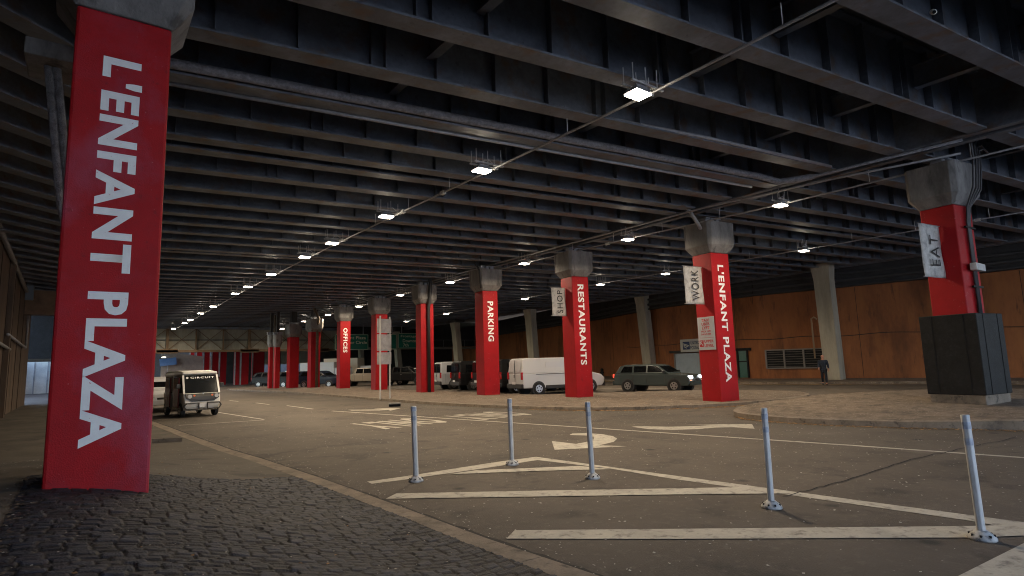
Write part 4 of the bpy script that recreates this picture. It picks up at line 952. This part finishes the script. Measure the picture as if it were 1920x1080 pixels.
def van_extra(pw, glazed):
    def f(r, wh):
        xr = -2.765
        MB().box((xr, 0, 1.2), (.02, .014, 1.55)).build('door_gap', darkplastic, r)
        for s in (-1, 1):
            if not glazed: MB().box((xr-.002, s*.42, 1.6), (.02, .62, .55)).build('door_panel', pw, r, bevel=.03)
            MB().box((-.3, s*(wh(1.6)+.004), 1.62), (1.9, .02, .5)).build('side_panel', pw, r, bevel=.03) if not glazed else None
            MB().box((-.4, s*(1.0), 1.16), (3.0, .02, .03)).build('slide_rail', darkplastic, r)
        MB().box((xr-.02, .07, 1.06), (.03, .05, .18)).build('door_handle', darkplastic, r, bevel=.01)
    return f
whitep = carpaint('white', (.55, .56, .58)); blackp = carpaint('black', (.008, .008, .009), .3)
va_ = math.radians(-11)
def van(label, rear, ang, p_, glazed, group=None):
    c_ = Vector(rear)+Vector((math.cos(ang), math.sin(ang), 0))*2.75
    wins = [[(-2.3, 1.3), (-1.0, 1.3), (-1.05, 1.82), (-2.25, 1.82)], [(-.85, 1.3), (.25, 1.3), (.25, 1.82), (-.85, 1.82)], [(.45, 1.28), (1.5, 1.28), (1.0, 1.82), (.45, 1.84)]] if glazed else [[(.45, 1.28), (1.5, 1.28), (1.0, 1.82), (.45, 1.84)]]
    return vehicle('parked_van', label, 'van', tuple(c_), ang, van_low, van_high, 1.0, .84, 2.08, 1.2, p_, wins, (-1.75, 1.75), .35, ws=((1.70, 1.26), (1.13, 1.88)), rearwin=glazed, extra=van_extra(p_, glazed), group=group)
van('white panel van parked between the RESTAURANTS and PARKING columns', (20.15, 26.9, 0), va_, whitep, False)
van('black window van parked behind the white panel van', (20.8, 29.9, 0), va_, blackp, True)
van('black window van with sparkling rear glass, left of the PARKING column', (21.6, 36.0, 0), va_, blackp, True)
van('black van half hidden behind the PARKING column', (21.5, 33.0, 0), va_, blackp, True)
van('white window van right of the column with the black drainpipe', (21.9, 39.2, 0), va_, carpaint('white_dull', (.42, .44, .48)), True)
pk_low = [(-2.85, .5), (2.7, .42), (2.85, .6), (2.82, .95), (2.7, 1.08), (1.2, 1.2), (-2.85, 1.2)]
pk_high = [(-1.05, 1.18), (1.3, 1.18), (.72, 1.72), (.4, 1.82), (-.75, 1.82), (-.98, 1.7)]
def bed(r, wh):
    MB().box((-1.95, 0, 1.205), (1.65, 1.6, .02)).build('bed_floor', darkplastic, r)
    for s in (-1, 1): MB().box((0, s*.97, 1.08), (.14, .04, .03)).build('door_handle', chrome, r)
def pickup(label, px, py, ang, p_, y=None):
    g0 = gz(px, py, 0)
    return vehicle('pickup_truck', label, 'pickup truck', (g0.x, g0.y, 0), ang, pk_low, pk_high, .98, .8, 1.82, 1.2, p_, [[(-.85, 1.28), (-.1, 1.28), (-.1, 1.72), (-.72, 1.72)], [(0, 1.28), (1.05, 1.28), (.62, 1.72), (0, 1.72)]], (-1.75, 1.75), .4, ws=((1.22, 1.26), (.72, 1.7)), rearwin=((-1.03, 1.3), (-.95, 1.68)), cladding=False, extra=bed)
pickup('beige pickup truck right of the OFFICES column', 688, 723, -.75, carpaint('beige', (.30, .27, .22)))
pickup('black pickup truck behind the triple sign posts', 757, 722, -.72, blackp)
suv_low = [(-2.25, .4), (2.15, .34), (2.3, .55), (2.28, .85), (2.1, 1.0), (1.05, 1.1), (-2.25, 1.12), (-2.3, .9)]
suv_high = [(-2.2, 1.1), (1.15, 1.08), (.45, 1.58), (.1, 1.66), (-1.6, 1.66), (-1.95, 1.56)]
sw = [[(-1.85, 1.18), (-1.1, 1.18), (-1.1, 1.55), (-1.65, 1.55)], [(-1.0, 1.18), (-.25, 1.18), (-.25, 1.56), (-1.0, 1.56)], [(-.15, 1.18), (.85, 1.18), (.35, 1.54), (-.15, 1.57)]]
def suv(name, label, loc, ang, p_, on=False, k=1.0):
    return vehicle(name, label, 'car', loc, ang, [(x, z*k) for x, z in suv_low], [(x, z*k) for x, z in suv_high], .93, .74, 1.66*k, 1.1*k, p_, [[(x, z*k) for x, z in w_] for w_ in sw], (-1.4, 1.4), .34, ws=((1.02, 1.16*k), (.47, 1.55*k)), rearwin=((-2.16, 1.2*k), (-1.97, 1.54*k)), cladding=False, front_on=on)
b_ = gz(1243, 734, 0); mv = suv('moving_car', 'dark green car driving right past the rust wall with its lights on', (b_.x+.3, b_.y+.6, 0), math.atan2(-3.5, .9), carpaint('darkgreen', (.05, .065, .065), .22), True, .92)
for s in (-1, 1): MB().box((2.27, s*.72, .93*.66), (.06, .3, .05)).build('indicator', amber_on, mv)
b_ = gz(616, 727, 0); suv('parked_car', 'dark blue car parked left of the OFFICES column', (b_.x, b_.y+2, 0), -.9, carpaint('blue', (.012, .018, .035)))
b_ = gz(567, 728, 0); suv('parked_car', 'black car parked between two far red columns', (b_.x+1, b_.y+4, 0), -.8, blackp)
b_ = gz(530, 728, 0); suv('parked_car', 'black car parked below the brightest opening at the far end', (b_.x+1, b_.y+7, 0), -.8, blackp)
b_ = gz(772, 722, 0); suv('parked_car', 'white car parked beside the black pickup', (b_.x+1.5, b_.y+2, 0), -.72, whitep)
# box truck
b_ = gz(672, 721, 0); r = empty('box_truck', (b_.x+4, b_.y+12, 0), -.75); tag(r, 'cream box truck standing behind the beige pickup', 'truck')
MB().box((-1.2, 0, 2.0), (4.6, 2.3, 2.3)).build('cargo_box', mat('cream', (.50, .46, .38), .6), r, bevel=.03); MB().box((2.2, 0, 1.25), (1.8, 2.0, 1.7)).build('cab', whitep, r, bevel=.12); wheels(r, (-2.2, 2.2), 1.05, .42)
MB().box((3.11, 0, 1.6), (.02, 1.7, .7)).build('windshield', glass, r)
b_ = gz(612, 726, 0); r = empty('box_truck', (b_.x+5, b_.y+14, 0), -.75); tag(r, 'white roofed truck mostly hidden behind the dark blue car', 'truck')
MB().box((-1, 0, 1.7), (4.4, 2.1, 1.9)).build('cargo_box', whitep, r, bevel=.05); MB().box((2.0, 0, 1.2), (1.6, 2.0, 1.5)).build('cab', whitep, r, bevel=.12); wheels(r, (-2.0, 2.0), 1.02, .4)

# ------------------------------------------------------------------ electric shuttle
sh = empty('shuttle_cart', (3.95, 28.9, 0), math.radians(-83)); tag(sh, 'small white open-door shuttle cart with CIRCUIT on its windshield', 'shuttle cart')
shp = carpaint('shuttle', (.62, .61, .58), .3); shd = carpaint('shuttle_door', (.10, .018, .02), .25)
hw = .70
low = [(-1.7, .28), (1.45, .26), (1.62, .34), (1.68, .6), (1.62, .82), (1.52, .98), (-1.7, .98)]
MB().prof(low, lambda z: hw-(.05 if z < .4 else 0)).build('body', shp, sh, bevel=.07, seg=3)
MB().prof([(-1.65, 1.68), (1.05, 1.70), (1.22, 1.78), (1.1, 1.86), (.3, 1.92), (-1.4, 1.9), (-1.65, 1.82)], lambda z: .69).build('roof', shp, sh, bevel=.08, seg=3)
MB().prof([(-1.6, .97), (1.48, .97), (1.14, 1.69), (-1.6, 1.69)], lambda z: .66-.02*(z-1)).build('cabin_glass', glass, sh)
for s in (-1, 1):
    MB().bar((1.50, s*.67, .95), (1.13, s*.65, 1.72), .07, .07, up=(0, 1, 0)).build('pillar', shp, sh)
    MB().bar((-.1, s*.675, .95), (-.12, s*.66, 1.72), .08, .05, up=(1, 0, 0)).build('pillar', shp, sh)
    for xd in (.75, -.55):
        ang_ = -s*.9
        MB().box((xd, s*.78, 1.0), (.80, .05, 1.25), rz=0).build('door', shd, sh, bevel=.03)
        MB().box((xd, s*.80, 1.38), (.66, .03, .42)).build('door_window', glass, sh)
    MB().tube([(1.66, s*.51, .85), (1.735, s*.51, .85)], .08, 16).build('headlight', headoff, sh)
    MB().tube([(1.66, s*.34, .88), (1.73, s*.34, .88)], .04, 12).build('turn_lamp', amber, sh)
    m = MB(); m.tube([(1.75, s*.16, .36), (1.76, s*.16, .57), (1.76, s*.62, .57), (1.70, s*.71, .46), (1.73, s*.62, .33), (1.75, s*.16, .33), (1.75, s*.16, .38)], .028, 6); m.build('bumper_hoop', darkplastic, sh)
    MB().box((1.25, s*.84, 1.28), (.1, .16, .18)).build('mirror', darkplastic, sh, bevel=.02)
m = MB(); pm = [(-.64, .955), (.64, .955), (.62, .78), (.42, .64), (-.42, .64), (-.62, .78)]
m.add([(1.715 if z < .9 else 1.665, y, z) for y, z in pm]+[(1.50, y, z) for y, z in pm], [tuple(range(6)), tuple(range(6))[::-1]]+[(i, (i+1) % 6, 6+(i+1) % 6, 6+i) for i in range(6)]); m.build('front_mask', mat('mask_dark', (.03, .028, .026), .35), sh)
MB().tube([(1.62, 0, .955), (1.69, 0, .955)], .03, 10).build('badge', chrome, sh)
MB().box((1.70, 0, .48), (.02, .34, .16)).build('licence_plate', platem, sh)
nv = Vector((.72, 0, .34)).normalized()
wsv = Vector((1.14-1.48, 0, .72)).normalized(); mid = Vector((1.48, 0, .97))+wsv*.70
text_mesh('windshield_lettering', 'CIRCUIT', mid+nv*.012+Vector((0, .08, 0)), (0, 1, 0), tuple(wsv), .92, .085, white_l, sh, bold=.03, space=1.2)
MB().tube([mid+nv*.012+Vector((0, -.5, 0)), mid+nv*.016+Vector((0, -.5, 0))], .05, 14).build('windshield_logo', white_l, sh)
wheels(sh, (-1.15, 1.1), .72, .29, wd=.16)
MB().box((.2, .3, 1.05), (.5, .5, .3)).build('seat', darkplastic, sh, bevel=.05)
suv('parked_car', 'white and dark car parked behind the shuttle cart', (3.3, 34.5, 0), math.radians(-87), whitep)

# ------------------------------------------------------------------ person walking
def skin_obj(name, nodes, edges, m_, parent, sub=2):
    me = bpy.data.meshes.new(name); me.from_pydata([n_[0] for n_ in nodes], edges, []); o = bpy.data.objects.new(name, me); C.objects.link(o)
    mod = o.modifiers.new('skin', 'SKIN'); 
    for i, n_ in enumerate(nodes): me.skin_vertices[0].data[i].radius = (n_[1], n_[2] if len(n_) > 2 else n_[1])
    me.skin_vertices[0].data[0].use_root = True
    s_ = o.modifiers.new('sub', 'SUBSURF'); s_.levels = sub; s_.render_levels = sub
    bpy.context.view_layer.update(); ev = o.evaluated_get(bpy.context.evaluated_depsgraph_get()); me2 = bpy.data.meshes.new_from_object(ev)
    o.modifiers.clear(); o.data = me2; me2.materials.clear(); me2.materials.append(m_); o.name = name
    for p_ in me2.polygons: p_.use_smooth = True
    if parent: o.parent = parent
    return o
fp = gz(1547, 722, 0)
ps = empty('person', (fp.x, fp.y, 0), math.radians(205)); tag(ps, 'person in dark coat and trousers walking past the grey column', 'person')
skinm = mat('skin', (.42, .20, .13), .6); coat = mat('dark_coat', (.012, .018, .03), .85, var=.3, scale=8); trous = mat('dark_trousers', (.010, .012, .018), .9); hairm = mat('hair', (.03, .018, .01), .8)
bn = [((0, 0, .95), .12, .16), ((0, 0, 1.15), .10, .15), ((.02, 0, 1.38), .10, .17), ((.04, 0, 1.50), .055, .06), ((.07, 0, 1.58), .075, .07), ((.09, 0, 1.68), .10, .08), ((.09, 0, 1.76), .07, .06),
      ((.03, .19, 1.40), .055), ((-.04, .24, 1.14), .045), ((.08, .25, .92), .032), ((.12, .25, .84), .035), ((.15, .24, .77), .015),
      ((.03, -.19, 1.40), .055), ((.06, -.24, 1.14), .045), ((.24, -.24, .98), .032), ((.31, -.24, .94), .035), ((.37, -.23, .90), .015),
      ((0, .09, .90), .09), ((.16, .10, .52), .06), ((.20, .10, .10), .04), ((.34, .11, .04), .03),
      ((0, -.09, .90), .09), ((-.02, -.10, .50), .06), ((-.22, -.10, .14), .04), ((-.14, -.10, .04), .03)]
be = [(0, 1), (1, 2), (2, 3), (3, 4), (4, 5), (5, 6), (2, 7), (7, 8), (8, 9), (9, 10), (10, 11), (2, 12), (12, 13), (13, 14), (14, 15), (15, 16), (0, 17), (17, 18), (18, 19), (19, 20), (0, 21), (21, 22), (22, 23), (23, 24)]
skin_obj('body', bn, be, skinm, ps)
cn = [((0, 0, .78), .15, .19), ((0, 0, 1.0), .14, .18), ((.01, 0, 1.2), .13, .18), ((.02, 0, 1.40), .12, .18), ((.035, 0, 1.47), .08, .09), ((.03, .20, 1.40), .08), ((-.04, .25, 1.14), .068), ((.07, .26, .93), .052), ((.03, -.20, 1.40), .08), ((.06, -.25, 1.14), .068), ((.22, -.25, .99), .052)]
skin_obj('coat', cn, [(0, 1), (1, 2), (2, 3), (3, 4), (3, 5), (5, 6), (6, 7), (3, 8), (8, 9), (9, 10)], coat, ps)
tn_ = [((0, 0, .90), .13, .16), ((.02, .09, .84), .10), ((.16, .10, .52), .08), ((.20, .10, .12), .062), ((.02, -.09, .84), .10), ((-.02, -.10, .50), .08), ((-.21, -.10, .16), .062)]
skin_obj('trousers', tn_, [(0, 1), (1, 2), (2, 3), (0, 4), (4, 5), (5, 6)], trous, ps)
for a_, b_ in (((.17, .10, .05), (.38, .11, .035)), ((-.24, -.10, .09), (-.07, -.10, .03))): skin_obj('shoe', [(a_, .052), (tuple((Vector(a_)+Vector(b_))/2), .05), (b_, .035)], [(0, 1), (1, 2)], rubber, ps, 1)
skin_obj('hair', [((.06, 0, 1.76), .085, .085), ((.03, 0, 1.70), .07, .085), ((.02, 0, 1.62), .04, .06)], [(0, 1), (1, 2)], hairm, ps)
m = MB(); m.tube([(.17, 0, 1.675), (.205, 0, 1.65)], [.012, .018], 6); m.build('nose', skinm, ps)
for s in (-1, 1): MB().tube([(.165, s*.032, 1.695), (.18, s*.032, 1.695)], .01, 6).build('eye', rubber, ps)

# stub kerb by the walkway
m = MB(); a_ = gz(285, 832, .0); b_ = gz(342, 829, 0); c_ = gz(335, 822, .1); d_ = gz(285, 824, .1)
m.prism([(a_.x, a_.y), (b_.x, b_.y), (c_.x, c_.y), (d_.x, d_.y)], 0, .12); struct(m, 'kerb', kerbmat, bevel=.02)
